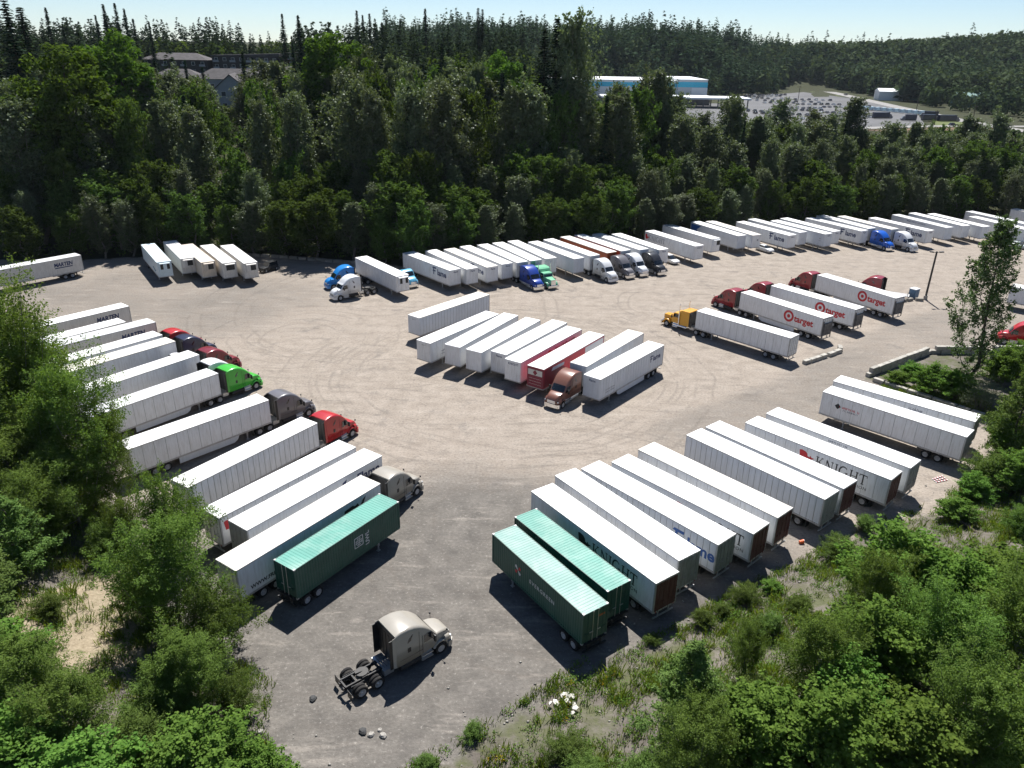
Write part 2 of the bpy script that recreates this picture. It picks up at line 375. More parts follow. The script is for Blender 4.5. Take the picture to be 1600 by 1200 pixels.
def serif_word():
    """KNIGHT in a serif face, cap height 1, centred"""
    if 'K' in TXT: return TXT['K']
    mb = MB(); x = 0.0; T, h = 0.15, 0.07
    def stem(px):
        stroke(mb, px, 0.03, px, 0.97, T)
        for y in (0.03, 0.97): stroke(mb, px-0.17, y, px+0.17, y, h)
    stem(x+0.17); stroke(mb, x+0.27, 0.42, x+0.72, 0.94, h); stroke(mb, x+0.40, 0.56, x+0.80, 0.03, T); stroke(mb, x+0.6, 0.97, x+0.86, 0.97, h); stroke(mb, x+0.68, 0.03, x+0.95, 0.03, h); x += 1.1
    stroke(mb, x+0.15, 0, x+0.15, 1, h); stroke(mb, x+0.15, 0.97, x+0.80, 0.03, T); stroke(mb, x+0.82, 0, x+0.82, 1, h); stroke(mb, x, 0.03, x+0.3, 0.03, h); stroke(mb, x+0.67, 0.97, x+0.97, 0.97, h); x += 1.15
    stem(x+0.17); x += 0.5
    a = [(x+0.5+0.46*math.cos(t), 0.5+0.5*math.sin(t)) for t in np.linspace(0.75, 5.6, 15)]
    for i, (p, q) in enumerate(zip(a[:-1], a[1:])): stroke(mb, *p, *q, 0.08+0.08*math.sin(math.pi*(i+0.5)/14))
    stroke(mb, x+0.86, 0.02, x+0.86, 0.45, T*0.8); stroke(mb, x+0.68, 0.45, x+1.02, 0.45, h); x += 1.18
    stem(x+0.17); stem(x+0.80); stroke(mb, x+0.17, 0.5, x+0.80, 0.5, h); x += 1.1
    stem(x+0.42); stroke(mb, x, 0.95, x+0.84, 0.95, 0.09); stroke(mb, x+0.02, 0.97, x+0.02, 0.76, h); stroke(mb, x+0.82, 0.97, x+0.82, 0.76, h); x += 0.84
    for i, p in enumerate(mb.v): mb.v[i] = (p[0]-x/2, p[1]-0.5, p[2])
    TXT['K'] = mb.mesh('lettering', BLACK_T); return TXT['K']
def scrawl(n, seed, h=0.7):
    """a line of small print too far off to read: uneven upright strokes"""
    k = ('scr', n, seed)
    if k not in TXT:
        rr = random.Random(seed); mb = MB(); x = 0.0
        for i in range(n):
            w = rr.choice((0.28, 0.36, 0.42, 0.5))
            stroke(mb, x, -h/2, x, h/2, 0.1)
            if w > 0.3: stroke(mb, x+0.05, rr.choice((-h/2+0.05, 0, h/2-0.05)), x+w-0.1, rr.choice((-h/2+0.05, 0, h/2-0.05)), 0.09)
            if w > 0.4: stroke(mb, x+w-0.1, -h/2, x+w-0.1, h*rr.uniform(0, 0.5), 0.1)
            x += w+0.1+(0.3 if rr.random() < 0.12 else 0)
        for i, p in enumerate(mb.v): mb.v[i] = (p[0]-x/2, p[1], p[2])
        TXT[k] = mb.mesh('lettering', BLACK_T)
    return TXT[k]
def ring_mesh(r0, r1, n=28):
    k = ('ring', r0, r1)
    if k not in TXT:
        mb = MB(); rg = lambda r, z: [(r*math.cos(2*math.pi*i/n), r*math.sin(2*math.pi*i/n), z) for i in range(n)]
        if r0 > 0: mb.loft([rg(r0, 0), rg(r0, 0.006), rg(r1, 0.006), rg(r1, 0)])
        else: mb.loft([rg(r1, 0), rg(r1, 0.006)], True, True)
        TXT[k] = mb.mesh('logo', RED_T)
    return TXT[k]
def shield_mesh():
    """knight's crest: a rider block with a forked pennant"""
    if 'crest' not in TXT:
        mb = MB()
        mb.poly([(-0.75,-0.45,0),(-0.2,-0.5,0),(0.0,-0.62,0),(0.35,-0.35,0),(0.95,0.05,0),(0.55,0.08,0),(0.42,0.28,0),(0.34,0.02,0),(0.12,0.10,0),(0.05,0.4,0),(-0.2,0.62,0),(-0.62,0.7,0),(-0.9,0.6,0)], (0, 0, 0.006))
        TXT['crest'] = mb.mesh('logo', RED_T)
    return TXT['crest']
def flame_mark():
    if 'flm' not in TXT:
        mb = MB()
        mb.poly([(-0.35,-0.5,0),(-0.12,-0.5,0),(-0.12,-0.08,0),(0.28,-0.08,0),(0.34,0.1,0),(-0.12,0.1,0),(-0.12,0.30,0),(0.45,0.30,0),(0.5,0.5,0),(-0.45,0.5,0),(-0.6,0.32,0),(-0.35,0.30,0),(-0.35,0.1,0),(-0.62,-0.06,0),(-0.35,-0.08,0)], (0, 0, 0.006))
        TXT['flm'] = mb.mesh('logo', NAVY_T)
    return TXT['flm']
def weave_mesh():
    if 'wv' not in TXT:
        mb = MB()
        for k in range(6):
            a = -0.5+k*0.2; b = 0.5-abs(a)*0.9
            stroke(mb, a, -b, a, b, 0.06); stroke(mb, -b, a, b, a, 0.06)
        for k in range(4):
            t = math.pi/2*k+math.pi/4; c, s2 = math.cos(t)*0.72, math.sin(t)*0.72; t2 = t+math.pi/2
            stroke(mb, c, s2, math.cos(t2)*0.72, math.sin(t2)*0.72, 0.09)
        TXT['wv'] = mb.mesh('logo', WHITE_T)
    return TXT['wv']
SIDE = {'L': ((-1,0,0),(0,0,1),(0,1,0)), 'R': ((1,0,0),(0,0,1),(0,-1,0)), 'F': ((0,1,0),(0,0,1),(1,0,0)), 'B': ((0,-1,0),(0,0,1),(-1,0,0))}
def decal(parent, name, me, side, a, z, sx, sz, m, off=1.302, spin=0.0):
    """flat print on a side: a = x along the body (or y on an end)"""
    X, Y, Z = [Vector(q) for q in SIDE[side]]
    if spin: c, s2 = math.cos(spin), math.sin(spin); X, Y = X*c+Y*s2, Y*c-X*s2
    p = Vector((a, 0, z)) if side in 'LR' else Vector((0, a, z)); p = p+Z*off if side in 'LR' else p+Z*off
    o = obj(name, me, parent, m=m)
    o.matrix_local = Matrix(((X.x*sx, Y.x*sz, Z.x, p.x), (X.y*sx, Y.y*sz, Z.y, p.y), (X.z*sx, Y.z*sz, Z.z, p.z), (0, 0, 0, 1)))
    return o

# ------------------------------------------------------------------ wheels
def wheel_meshes(r, w, dual, n=20):
    """tyre and rim of a truck wheel turned round Y, outer face towards +Y"""
    def tyre(y0, y1):
        b = 0.045
        return [(y0, r*0.60), (y0, r*0.88), (y0+b, r*0.985), (y0+b*2, r), (y1-b*2, r), (y1-b, r*0.985), (y1, r*0.88), (y1, r*0.60), (y0, r*0.60)]
    t = MB(); rm = MB()
    if dual:
        t.lathe_y(tyre(-w, -0.02), n, caps=False); t.lathe_y(tyre(0.02, w), n, caps=False)
    else: t.lathe_y(tyre(-w/2, w/2), n, caps=False)
    yo = w if dual else w/2
    rm.lathe_y([(-yo*0.6, r*0.57), (yo-0.02, r*0.59), (yo-0.005, r*0.53), (yo-(0.16 if dual else 0.09), r*0.42), (yo-(0.16 if dual else 0.05), r*0.24), (yo-0.04, r*0.20), (yo-0.03, r*0.05)], n)
    for k in range(8):
        a = 2*math.pi*k/8; rm.cyl((r*0.33*math.cos(a), yo-0.16, r*0.33*math.sin(a)), (r*0.33*math.cos(a), yo-0.03, r*0.33*math.sin(a)), 0.022, n=5)
    return t.mesh('tyre', RUBBER), rm.mesh('wheel', RIM)
W_DUAL = wheel_meshes(0.51, 0.29, True); W_FRONT = wheel_meshes(0.51, 0.30, False); W_CAR = wheel_meshes(0.34, 0.23, False, 16)
def wheel(parent, ms, x, y, z, s=1.0):
    w = obj('wheel', ms[1], parent, (x, y, z), 0 if y > 0 else math.pi, None if s == 1 else (s, s, s))
    obj('tyre', ms[0], w); return w

# ------------------------------------------------------------------ trailers
TL, TW, Z0, Z1 = 16.15, 2.59, 1.12, 4.11
TM = {}
def tmesh(k, fn):
    if k not in TM: TM[k] = fn()
    return TM[k]
def m_frame():
    mb = MB(); h = TL/2
    for s in (-1, 1):
        mb.box(-h, h, s*1.295-0.02*(s > 0)-0.03*(s < 0)+0.0, s*1.295+0.03*(s > 0)+0.02*(s < 0), Z0, Z0+0.17)       # bottom rail
        mb.box(-h, h, s*1.295-0.03*(s > 0)-0.014*(s < 0), s*1.295+0.014*(s > 0)+0.03*(s < 0), Z1-0.12, Z1-0.02)     # top rail
    mb.box(-h+0.02, h-0.02, -1.25, 1.25, Z0+0.005, Z0+0.12)
    for k in range(26): mb.box(-h+0.35+k*0.61, -h+0.43+k*0.61, -1.2, 1.2, Z0-0.1, Z0)                               # cross members
    for s in (-1, 1): mb.box(-7.3, -2.6, s*0.55-0.06, s*0.55+0.06, 0.78, Z0-0.1)
    mb.box(5.9, 7.6, -0.6, 0.6, Z0-0.13, Z0-0.102)
    return mb.mesh('frame', RAIL)
def m_rear_frame():
    mb = MB(); h = TL/2
    for s in (-1, 1): mb.box(-h-0.03, -h+0.09, s*1.24-0.07, s*1.24+0.07, Z0-0.02, Z1-0.01)
    mb.box(-h-0.035, -h+0.09, -1.17, 1.17, Z1-0.2, Z1-0.015); mb.box(-h-0.035, -h+0.09, -1.17, 1.17, Z0-0.06, Z0+0.1)
    return mb.mesh('rear_frame', RAIL)
def m_core():
    mb = MB(); h = TL/2; mb.box(-h+0.06, h-0.03, -1.262, 1.262, Z0+0.12, Z1-0.06); return mb.mesh('inner_wall', RAIL)
def m_roof(seed):
    rr = random.Random(seed); mb = MB(); h = TL/2; n = 27; rings = []
    for i in range(n+1):
        x = -h+TL*i/n; sag = (0.0 if i % 2 == 0 else -0.012)+rr.uniform(-0.006, 0.004)
        rings.append([(x, -1.30, Z1-0.03), (x, -1.28, Z1-0.004), (x, -0.6, Z1+0.008+sag), (x, 0.6, Z1+0.008+sag), (x, 1.28, Z1-0.004), (x, 1.30, Z1-0.03)])
    mb.loft(rings, True, True); return mb.mesh('roof', ROOFW)
def m_panel(w):
    mb = MB(); z0, z1 = Z0+0.172, Z1-0.122
    mb.loft([[(-w/2, -0.02, z0), (w/2, -0.02, z0), (w/2, -0.02, z1), (-w/2, -0.02, z1)], [(-w/2+0.012, 0.012, z0+0.004), (w/2-0.012, 0.012, z0+0.004), (w/2-0.012, 0.012, z1-0.004), (-w/2+0.012, 0.012, z1-0.004)]], True, True)
    return mb.mesh('side_panel', WHITE)
def m_nose():
    mb = MB(); h = TL/2
    pts = [(h-0.10, -1.285), (h-0.02, -1.27), (h+0.03, -1.18), (h+0.04, -0.6), (h+0.04, 0.6), (h+0.03, 1.18), (h-0.02, 1.27), (h-0.10, 1.285)]
    mb.loft([[(x, y, Z0+0.172) for x, y in pts], [(x, y, Z1-0.035) for x, y in pts]], True, True); return mb.mesh('front_wall', WHITE)
def m_reefer():
    mb = MB(); h = TL/2
    mb.loft([[(h+0.03, y*1.02, z) for y, z in ((-0.95,2.35),(0.95,2.35),(0.95,3.95),(-0.95,3.95))], [(h+0.42, y, z) for y, z in ((-0.9,2.42),(0.9,2.42),(0.9,3.85),(-0.9,3.85))]], True, True)
    return mb.mesh('refrigeration_unit', WHITE)
def m_grille(y0, y1):
    mb = MB(); h = TL/2; mb.box(h+0.42, h+0.435, y0, y1, 2.75, 3.72)
    for k in range(6): mb.box(h+0.43, h+0.447, y0+0.04, y1-0.04, 2.82+k*0.15, 2.87+k*0.15)
    return mb.mesh('grille', BLACK)
def m_door():
    mb = MB(); h = TL/2; mb.box(-h-0.055, -h-0.005, -0.575, 0.575, Z0+0.11, Z1-0.21, 0.012)
    for z in (1.6, 2.2, 2.8, 3.4): mb.box(-h-0.07, -h-0.05, 0.44, 0.60, z, z+0.09)
    return mb.mesh('door', WHITE)
def m_rod():
    mb = MB(); h = TL/2; mb.cyl((-h-0.085, 0, Z0+0.02), (-h-0.085, 0, Z1-0.06), 0.02, n=6); mb.box(-h-0.13, -h-0.06, -0.02, 0.22, 2.0, 2.06)
    for z in (1.3, 2.3, 3.4): mb.box(-h-0.1, -h-0.05, -0.05, 0.05, z, z+0.08)
    return mb.mesh('lock_rod', ALU)
def m_leg():
    mb = MB(); mb.box(-0.09, 0.09, -0.09, 0.09, 0.55, Z0-0.02); mb.box(-0.06, 0.06, -0.06, 0.06, 0.06, 0.56); mb.box(-0.16, 0.16, -0.14, 0.14, 0.0, 0.06)
    mb.cyl((0, 0, 0.8), (-1.0, 0, Z0), 0.03, n=6); return mb.mesh('landing_leg', RAIL)
def m_bogie():
    mb = MB()
    for s in (-1, 1):
        mb.box(-6.9, -3.4, s*0.5-0.07, s*0.5+0.07, 0.62, 0.78)
        for x in (-4.55, -5.85): mb.box(x-0.12, x+0.12, s*0.5-0.12, s*0.5+0.12, 0.45, 0.64)
    for x in (-4.55, -5.85): mb.cyl((x, -0.8, 0.51), (x, 0.8, 0.51), 0.075, n=8)
    return mb.mesh('bogie', DARK)
def m_bumper():
    mb = MB(); h = TL/2; mb.box(-h+0.02, -h+0.12, -1.15, 1.15, 0.45, 0.56)
    for s in (-1, 1): mb.box(-h+0.03, -h+0.11, s*0.6-0.05, s*0.6+0.05, 0.56, Z0-0.03)
    return mb.mesh('rear_bumper', RAIL)
def m_flap():
    mb = MB(); mb.box(-0.01, 0.01, -0.3, 0.3, 0.25, Z0-0.08); return mb.mesh('mud_flap', BLACK)
def m_skirt():
    mb = MB(); mb.poly([(3.9, 0, Z0), (-3.2, 0, Z0), (-3.2, 0, 0.36), (3.2, 0, 0.36), (3.7, 0, 0.62)], (0, 0.02, 0)); return mb.mesh('side_skirt', WHITE3)
def m_lights():
    mb = MB(); h = TL/2
    mb.cyl((-h-0.05, 0, Z0+0.02), (-h-0.03, 0, Z0+0.02), 0.06, n=8)
    return mb.mesh('tail_light', RED_L)
def trailer(i, name, label, cat, xy, deg, wall=None, n_panel=0, doors=None, reefer=None, skirt=False, roof=None, front=None, group=None, liftgate=False):
    wall = wall or WHITE; front = front or wall; doors = doors or WHITE
    t = thing(name, label, cat, (xy[0], xy[1], 0.0), deg, group)
    obj('frame', tmesh('frame', m_frame), t); obj('rear_frame', tmesh('rearf', m_rear_frame), t)
    obj('inner_wall', tmesh('core', m_core), t, m=mat('seam_grey', (0.36, 0.36, 0.35), 0.7))
    obj('roof', tmesh('roof%d' % (i % 5), lambda: m_roof(i % 5)), t, m=roof or (ROOFW, ROOFW, ROOF2, ROOFW, ROOF3, ROOFW, ROOF2)[i % 7])
    obj('front_wall', tmesh('nose', m_nose), t, m=front)
    n = n_panel or 1; gap = 0.05 if n > 20 else 0.028 if n > 1 else 0.0; w = (TL-0.2)/n
    for s in (1, -1):
        for k in range(n):
            nm = 'side_panel' if n > 1 else 'side_wall'
            obj(nm, tmesh(('pan', n), lambda: m_panel(w-gap)), t, (-TL/2+0.09+w*(k+0.5), s*1.283, 0), 0 if s > 0 else math.pi, m=wall)
    for s in (1, -1):
        d = obj('door', tmesh('door', m_door), t, (0, s*0.587, 0), scale=(1, s, 1), m=doors)
        for y in (-0.28, 0.22): obj('lock_rod', tmesh('rod', m_rod), d, (0, y, 0), m=doors if doors is not WHITE else RAIL)
    if liftgate:
        def lg():
            mb = MB(); h = TL/2
            mb.box(-h-0.22, -h-0.10, -1.05, 1.05, 1.25, 3.2)
            for y in (-0.9, -0.3, 0.3, 0.9): mb.box(-h-0.26, -h-0.22, y-0.04, y+0.04, 1.25, 3.2)
            for z in (1.3, 1.9, 2.5, 3.1): mb.box(-h-0.27, -h-0.225, -1.05, 1.05, z, z+0.06)
            for s in (-1, 1): mb.box(-h-0.16, -h-0.04, s*1.15-0.05, s*1.15+0.05, 0.6, 3.6)
            return mb.mesh('liftgate', LIFT)
        obj('liftgate', tmesh('lift', lg), t)
    for s in (1, -1):
        obj('landing_leg', tmesh('leg', m_leg), t, (5.05, s*0.85, 0))
        obj('mud_flap', tmesh('flap', m_flap), t, (-6.75, s*0.9, 0))
        for x in (-4.55, -5.85): wheel(t, W_DUAL, x, s*0.93, 0.51)
        if skirt: obj('side_skirt', tmesh('skirt', m_skirt), t, (0, s*1.22, 0))
    obj('bogie', tmesh('bogie', m_bogie), t); obj('rear_bumper', tmesh('bump', m_bumper), t); [obj('tail_light', tmesh('tl', m_lights), t, (0, y, 0)) for y in (-1.0, 1.0)]
    if reefer:
        u = obj('refrigeration_unit', tmesh('reef', m_reefer), t, m=front)
        if reefer == 2:
            for y0, y1 in ((-0.82, -0.32), (0.32, 0.82)): obj('grille', tmesh(('gr', y0), lambda: m_grille(y0, y1)), u)
        else: obj('grille', tmesh(('gr', 'w', reefer), lambda: m_grille(*((-0.2, 0.78) if reefer == 1 else (-0.78, 0.78)))), u)
    return t
def put_flame(t, side, x, dz=0.0, m=None):
    d = 1 if side == 'R' else -1; m = m or NAVY_T
    decal(t, 'logo', flame_mark(), side, x-d*1.75, 3.0+dz, 1.15, 1.45, m)
    decal(t, 'lettering', text_mesh('lame', 0.03), side, x+d*0.62, 2.86+dz, 1.55, 1.55, m)
def nose_mark(t, body='Flame'):
    decal(t, 'lettering', text_mesh(body, 0.02), 'F', 0.1, 3.62, 0.42, 0.42, NAVY_T, TL/2+0.042)
def put_knight(t, side, x, crest=None, dz=0.0):
    d = 1 if side == 'R' else -1
    decal(t, 'lettering', serif_word(), side, x, 2.95+dz, 0.92, 1.12, BLACK_T)
    decal(t, 'lettering', text_mesh('TRANSPORTATION', 0.0, 0, 1.15), side, x+d*0.55, 2.0+dz, 0.47, 0.47, BLACK_T)
    decal(t, 'logo', shield_mesh(), side, x-d*3.75, 3.02+dz, 0.95, 0.85, crest or RED_T)

# ------------------------------------------------------------------ shipping containers on skeletal chassis
def m_corr_side(L, z0, z1):
    mb = MB(); rings = []; x = -L/2+0.12; p = 0.28
    while x < L/2-0.12:
        for dx, y in ((0, 0.0), (0.07, 0.0), (0.105, -0.036), (0.175, -0.036), (0.21, 0.0)):
            if x+dx <= L/2-0.1: rings.append(((x+dx), y))
        x += p
    mb.loft([[(x, y, z0) for x, y in rings], [(x, y, z1) for x, y in rings]], closed=False); return mb.mesh('side_wall', GREEN_C)
def m_corr_roof(L, z):
    mb = MB(); rings = []; x = -L/2+0.14
    while x < L/2-0.14:
        for dx, dz in ((0, 0.0), (0.10, 0.0), (0.13, -0.017), (0.23, -0.017), (0.26, 0.0)):
            if x+dx <= L/2-0.12: rings.append([(x+dx, -1.16, z+dz), (x+dx, 1.16, z+dz)])
        x += 0.30
    mb.loft(rings, closed=False)
    for s in (-1, 1): mb.box(s*L/2-(0.13 if s > 0 else 0), s*L/2+(0 if s > 0 else 0.13), -1.18, 1.18, z-0.06, z+0.004)
    return mb.mesh('roof', GREEN_R)
def container(label, xy, deg, wall, roof, cat='container', name='shipping_container', group=None):
    L = 12.19; z0, z1 = 1.2, 4.08
    t = thing(name, label, cat, (xy[0], xy[1], 0), deg, group)
    mb = MB()
    for s in (-1, 1):
        mb.box(-L/2, L/2, s*1.19-0.03, s*1.19+0.03, z0, z0+0.16); mb.box(-L/2, L/2, s*1.19-0.03, s*1.19+0.03, z1-0.07, z1)
        for e in (-1, 1): mb.box(e*(L/2-0.07)-0.07, e*(L/2-0.07)+0.07, s*1.16-0.065, s*1.16+0.065, z0+0.161, z1-0.071)
    mb.box(-L/2+0.1, L/2-0.1, -1.14, 1.14, z0+0.02, z0+0.12)
    obj('frame', tmesh(('cframe',), lambda: mb.mesh('frame', GREEN_C)), t, m=wall)
    def cc():
        q = MB()
        q.box(-0.09, 0.09, -0.085, 0.085, 0, 0.12); q.cyl((0, 0, 0.118), (0, 0, 0.124), 0.045, n=8)
        return q.mesh('corner_casting', RAIL)
    for a in (-1, 1):
        for b in (-1, 1):
            for z in (z0-0.01, z1-0.11): obj('corner_casting', tmesh('ccast', cc), t, (a*(L/2-0.085), b*1.14, z))
    for s in (1, -1): obj('side_wall', tmesh('cside', lambda: m_corr_side(L, z0+0.16, z1-0.07)), t, (0, s*1.205, 0), 0 if s > 0 else math.pi, m=wall)
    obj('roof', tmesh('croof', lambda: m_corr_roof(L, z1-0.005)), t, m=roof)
    def fw():
        q = MB(); q.box(L/2-0.08, L/2-0.05, -1.1, 1.1, z0+0.1, z1-0.05)
        for k in range(8): q.box(L/2-0.05, L/2-0.02, -1.02+k*0.27, -0.90+k*0.27, z0+0.16, z1-0.1)
        return q.mesh('front_wall', GREEN_C)
    obj('front_wall', tmesh('cfw', fw), t, m=wall)
    def dr():
        q = MB(); q.box(-L/2+0.03, -L/2+0.07, -0.54, 0.54, z0+0.12, z1-0.09)
        for k in range(4): q.box(-L/2+0.012, -L/2+0.03, -0.46, 0.46, z0+0.3+k*0.65, z0+0.75+k*0.65)
        return q.mesh('door', GREEN_C)
    def rd():
        q = MB(); q.cyl((-L/2-0.02, 0, z0+0.05), (-L/2-0.02, 0, z1-0.04), 0.022, n=6); q.box(-L/2-0.06, -L/2, -0.03, 0.3, 2.1, 2.15); return q.mesh('lock_rod', ALU)
    for s in (1, -1):
        d = obj('door', tmesh('cdoor', dr), t, (0, s*0.545, 0), scale=(1, s, 1), m=wall)
        for y in (-0.3, 0.18): obj('lock_rod', tmesh('crod', rd), d, (0, y, 0), m=wall if y > 0 else None)
    return t
def chassis(label, xy, deg, group=None):
    L = 12.4
    t = thing('container_chassis', label, 'trailer chassis', (xy[0], xy[1], 0), deg, group)
    def fm():
        mb = MB()
        for s in (-1, 1): mb.box(-L/2, L/2, s*0.5-0.07, s*0.5+0.07, 0.86, 1.1)
        for x in (-L/2, -3.0, 0, 3.0, L/2-0.25): mb.box(x, x+0.2, -1.15, 1.15, 1.1, 1.185)
        mb.box(-L/2-0.02, -L/2+0.12, -1.15, 1.15, 0.5, 0.6)
        for s in (-1, 1): mb.box(-L/2, -L/2+0.1, s*0.6-0.05, s*0.6+0.05, 0.6, 1.1)
        for x in (-3.9, -5.1): mb.cyl((x, -0.8, 0.51), (x, 0.8, 0.51), 0.075, n=8)
        for s in (-1, 1): mb.box(-5.7, -3.2, s*0.5-0.08, s*0.5+0.08, 0.55, 0.86)
        return mb.mesh('frame', DARK)
    obj('frame', tmesh('chs', fm), t)
    for s in (1, -1):
        obj('landing_leg', tmesh('leg', m_leg), t, (3.6, s*0.75, 0), scale=(1, 1, 0.95))
        for x in (-3.9, -5.1): wheel(t, W_DUAL, x, s*0.93, 0.51)
    return t

# ------------------------------------------------------------------ tractors
def section(x, w, z0, z1, r, n=4):
    p = [(x, -w, z0), (x, -w, (z0+z1)/2)]
    for k in range(n+1): a = math.pi*(1-0.5*k/n); p.append((x, -w+r+r*math.cos(a), z1-r+r*math.sin(a)))
    for k in range(n+1): a = math.pi*(0.5-0.5*k/n); p.append((x, w-r+r*math.cos(a), z1-r+r*math.sin(a)))
    return p+[(x, w, (z0+z1)/2), (x, w, z0)]
def both(mb, fn):
    for s in (1, -1): fn(mb, s)
    return mb
def arch(mb, cx, cz, r0, r1, y0, y1, a0=-0.1, a1=3.24, n=10):
    rs = []
    for k in range(n+1):
        a = a0+(a1-a0)*k/n; c, s = math.cos(a), math.sin(a)
        rs.append([(cx+r0*c, y0, cz+r0*s), (cx+r1*c, y0, cz+r1*s), (cx+r1*c, y1, cz+r1*s), (cx+r0*c, y1, cz+r0*s)])
    mb.loft(rs, True, True, smooth=True)
def a_cab(day):
    mb = MB()
    if day: st = [(1.75,1.18,1.0,2.98,.16),(2.2,1.18,1.0,3.04,.2),(2.7,1.15,1.0,2.98,.25),(2.95,1.12,1.0,2.88,.25)]
    else: st = [(0,1.22,1.0,3.84,.16),(0.5,1.22,1.0,3.96,.2),(1.1,1.22,1.0,3.97,.25),(1.6,1.21,1.0,3.88,.28),(2.05,1.20,1.0,3.70,.3),(2.45,1.17,1.0,3.44,.3),(2.8,1.13,1.0,3.12,.3)]
    st += [(3.1,1.10,1.0,2.78,.24),(3.62,1.05,1.0,2.02,.12),(3.7,1.0,1.0,1.96,.12)]
    mb.loft([section(*q) for q in st], True, True, smooth=True); return mb.mesh('cab', WHITE)
def a_hood():
    mb = MB()
    mb.loft([section(*q) for q in ((3.6,.99,.95,1.97,.16),(4.1,.95,.95,1.93,.2),(4.55,.86,.9,1.80,.24),(4.85,.78,.85,1.58,.24),(5.0,.70,.82,1.30,.15))], True, True, smooth=True)
    both(mb, lambda q, s: arch(q, 3.9, 0.55, 0.58, 0.70, s*0.70, s*1.14, 0.15, 2.75))
    both(mb, lambda q, s: q.loft([[(4.3, s*0.8, 1.0), (4.3, s*1.17, 1.0), (4.3, s*1.12, 1.42), (4.3, s*0.8, 1.5)], [(4.75, s*0.75, .95), (4.75, s*1.12, .95), (4.75, s*1.05, 1.28), (4.75, s*0.75, 1.38)], [(4.98, s*0.65, .9), (4.98, s*0.95, .9), (4.98, s*0.9, 1.08), (4.98, s*0.65, 1.12)]], True, True, smooth=True))
    return mb.mesh('hood', WHITE)
def a_grille():
    mb = MB(); mb.box(5.0, 5.03, -0.58, 0.58, 0.86, 1.27)
    for k in range(5): mb.box(5.025, 5.05, -0.56, 0.56, 0.90+k*0.08, 0.925+k*0.08)
    return mb.mesh('grille', CHROME)
def a_bumper():
    mb = MB(); pts = [(4.55,-1.2),(4.85,-1.18),(5.08,-0.95),(5.13,0),(5.08,0.95),(4.85,1.18),(4.55,1.2)]
    mb.loft([[(x, y, 0.32) for x, y in pts], [(x, y, 0.82) for x, y in pts]], True, True); return mb.mesh('bumper', RAIL)
def a_head():
    mb = MB(); mb.ball((4.86, 0, 1.1), 0.14, 0.14, 0.10, 8, 5); return mb.mesh('headlight', ALU)
def a_shield():
    mb = MB()
    mb.loft([[(3.13, y, z+0.025) for y, z in ((-0.98,2.66),(-0.86,2.755),(-0.4,2.765),(0.4,2.765),(0.86,2.755),(0.98,2.66))], [(3.61, y, z+0.025) for y, z in ((-1.02,1.96),(-0.92,2.03),(-0.4,2.04),(0.4,2.04),(0.92,2.03),(1.02,1.96))]], closed=False, smooth=True)
    return mb.mesh('windshield', GLASS)
def a_sidewin(s):
    mb = MB(); mb.poly([(2.35, s*1.185, 1.95), (3.3, s*1.112, 1.95), (3.42, s*1.095, 2.08), (3.08, s*1.125, 2.66), (2.4, s*1.182, 2.66)], (0, s*0.014, 0)); return mb.mesh('door_window', GLASS)
def a_sleepwin(s):
    mb = MB(); mb.poly([(0.95, s*1.224, 2.75), (1.22, s*1.224, 2.85), (1.45, s*1.224, 3.35), (1.30, s*1.224, 3.30), (1.02, s*1.224, 2.98)], (0, s*0.014, 0)); return mb.mesh('sleeper_window', GLASS)
def a_vent(s):
    mb = MB(); mb.box(0.95, 1.22, min(s*1.224, s*1.238), max(s*1.224, s*1.238), 1.9, 2.3); return mb.mesh('side_vent', BLACK)
def a_doorline(s):
    mb = MB(); pl = s*1.21
    for x0, x1, z0, z1 in ((2.22,2.245,1.05,2.75),(1.95,1.965,1.05,3.3),(0.3,2.2,1.45,1.465)): mb.box(x0, x1, min(pl, pl+s*0.016), max(pl, pl+s*0.016), z0, z1)
    return mb.mesh('door_seam', BLACK)
def a_back(day):
    mb = MB(); x = 1.745 if day else -0.01; z = 2.85 if day else 3.7
    mb.box(x-0.03, x, -1.12, 1.12, 1.05, z)
    for s_ in (-1, 1): mb.box(x-(0.5 if not day else 0.1), x, s_*1.145-0.02, s_*1.145+0.02, 1.06, z-0.05)
    for y in (-0.8, -0.35, 0.1, 0.55): mb.box(x-0.06, x-0.03, y, y+0.2, 1.2, z-0.3)
    return mb.mesh('back_panel', BLACK)
def a_ext(s):
    mb = MB(); mb.poly([(0.0, s*1.205, 1.02), (-0.26, s*1.195, 1.05), (-0.26, s*1.195, 3.74), (0.0, s*1.205, 3.78)], (0, -s*0.03, 0)); return mb.mesh('side_extender', WHITE)
def a_tank(s):
    mb = MB(); mb.cyl((0.35, s*0.93, 0.68), (2.1, s*0.93, 0.68), 0.31, n=16)
    for x in (0.7, 1.7): mb.cyl((x, s*0.93, 0.68), (x+0.06, s*0.93, 0.68), 0.322, n=16)
    return mb.mesh('fuel_tank', ALU)
def a_step(s):
    mb = MB(); y0, y1 = sorted((s*0.72, s*1.2))
    for z in (0.36, 0.72): mb.box(2.15, 3.15, y0, y1, z, z+0.06)
    mb.box(2.15, 3.15, *sorted((s*0.72, s*0.95)), 0.42, 0.99); return mb.mesh('cab_step', ALU)
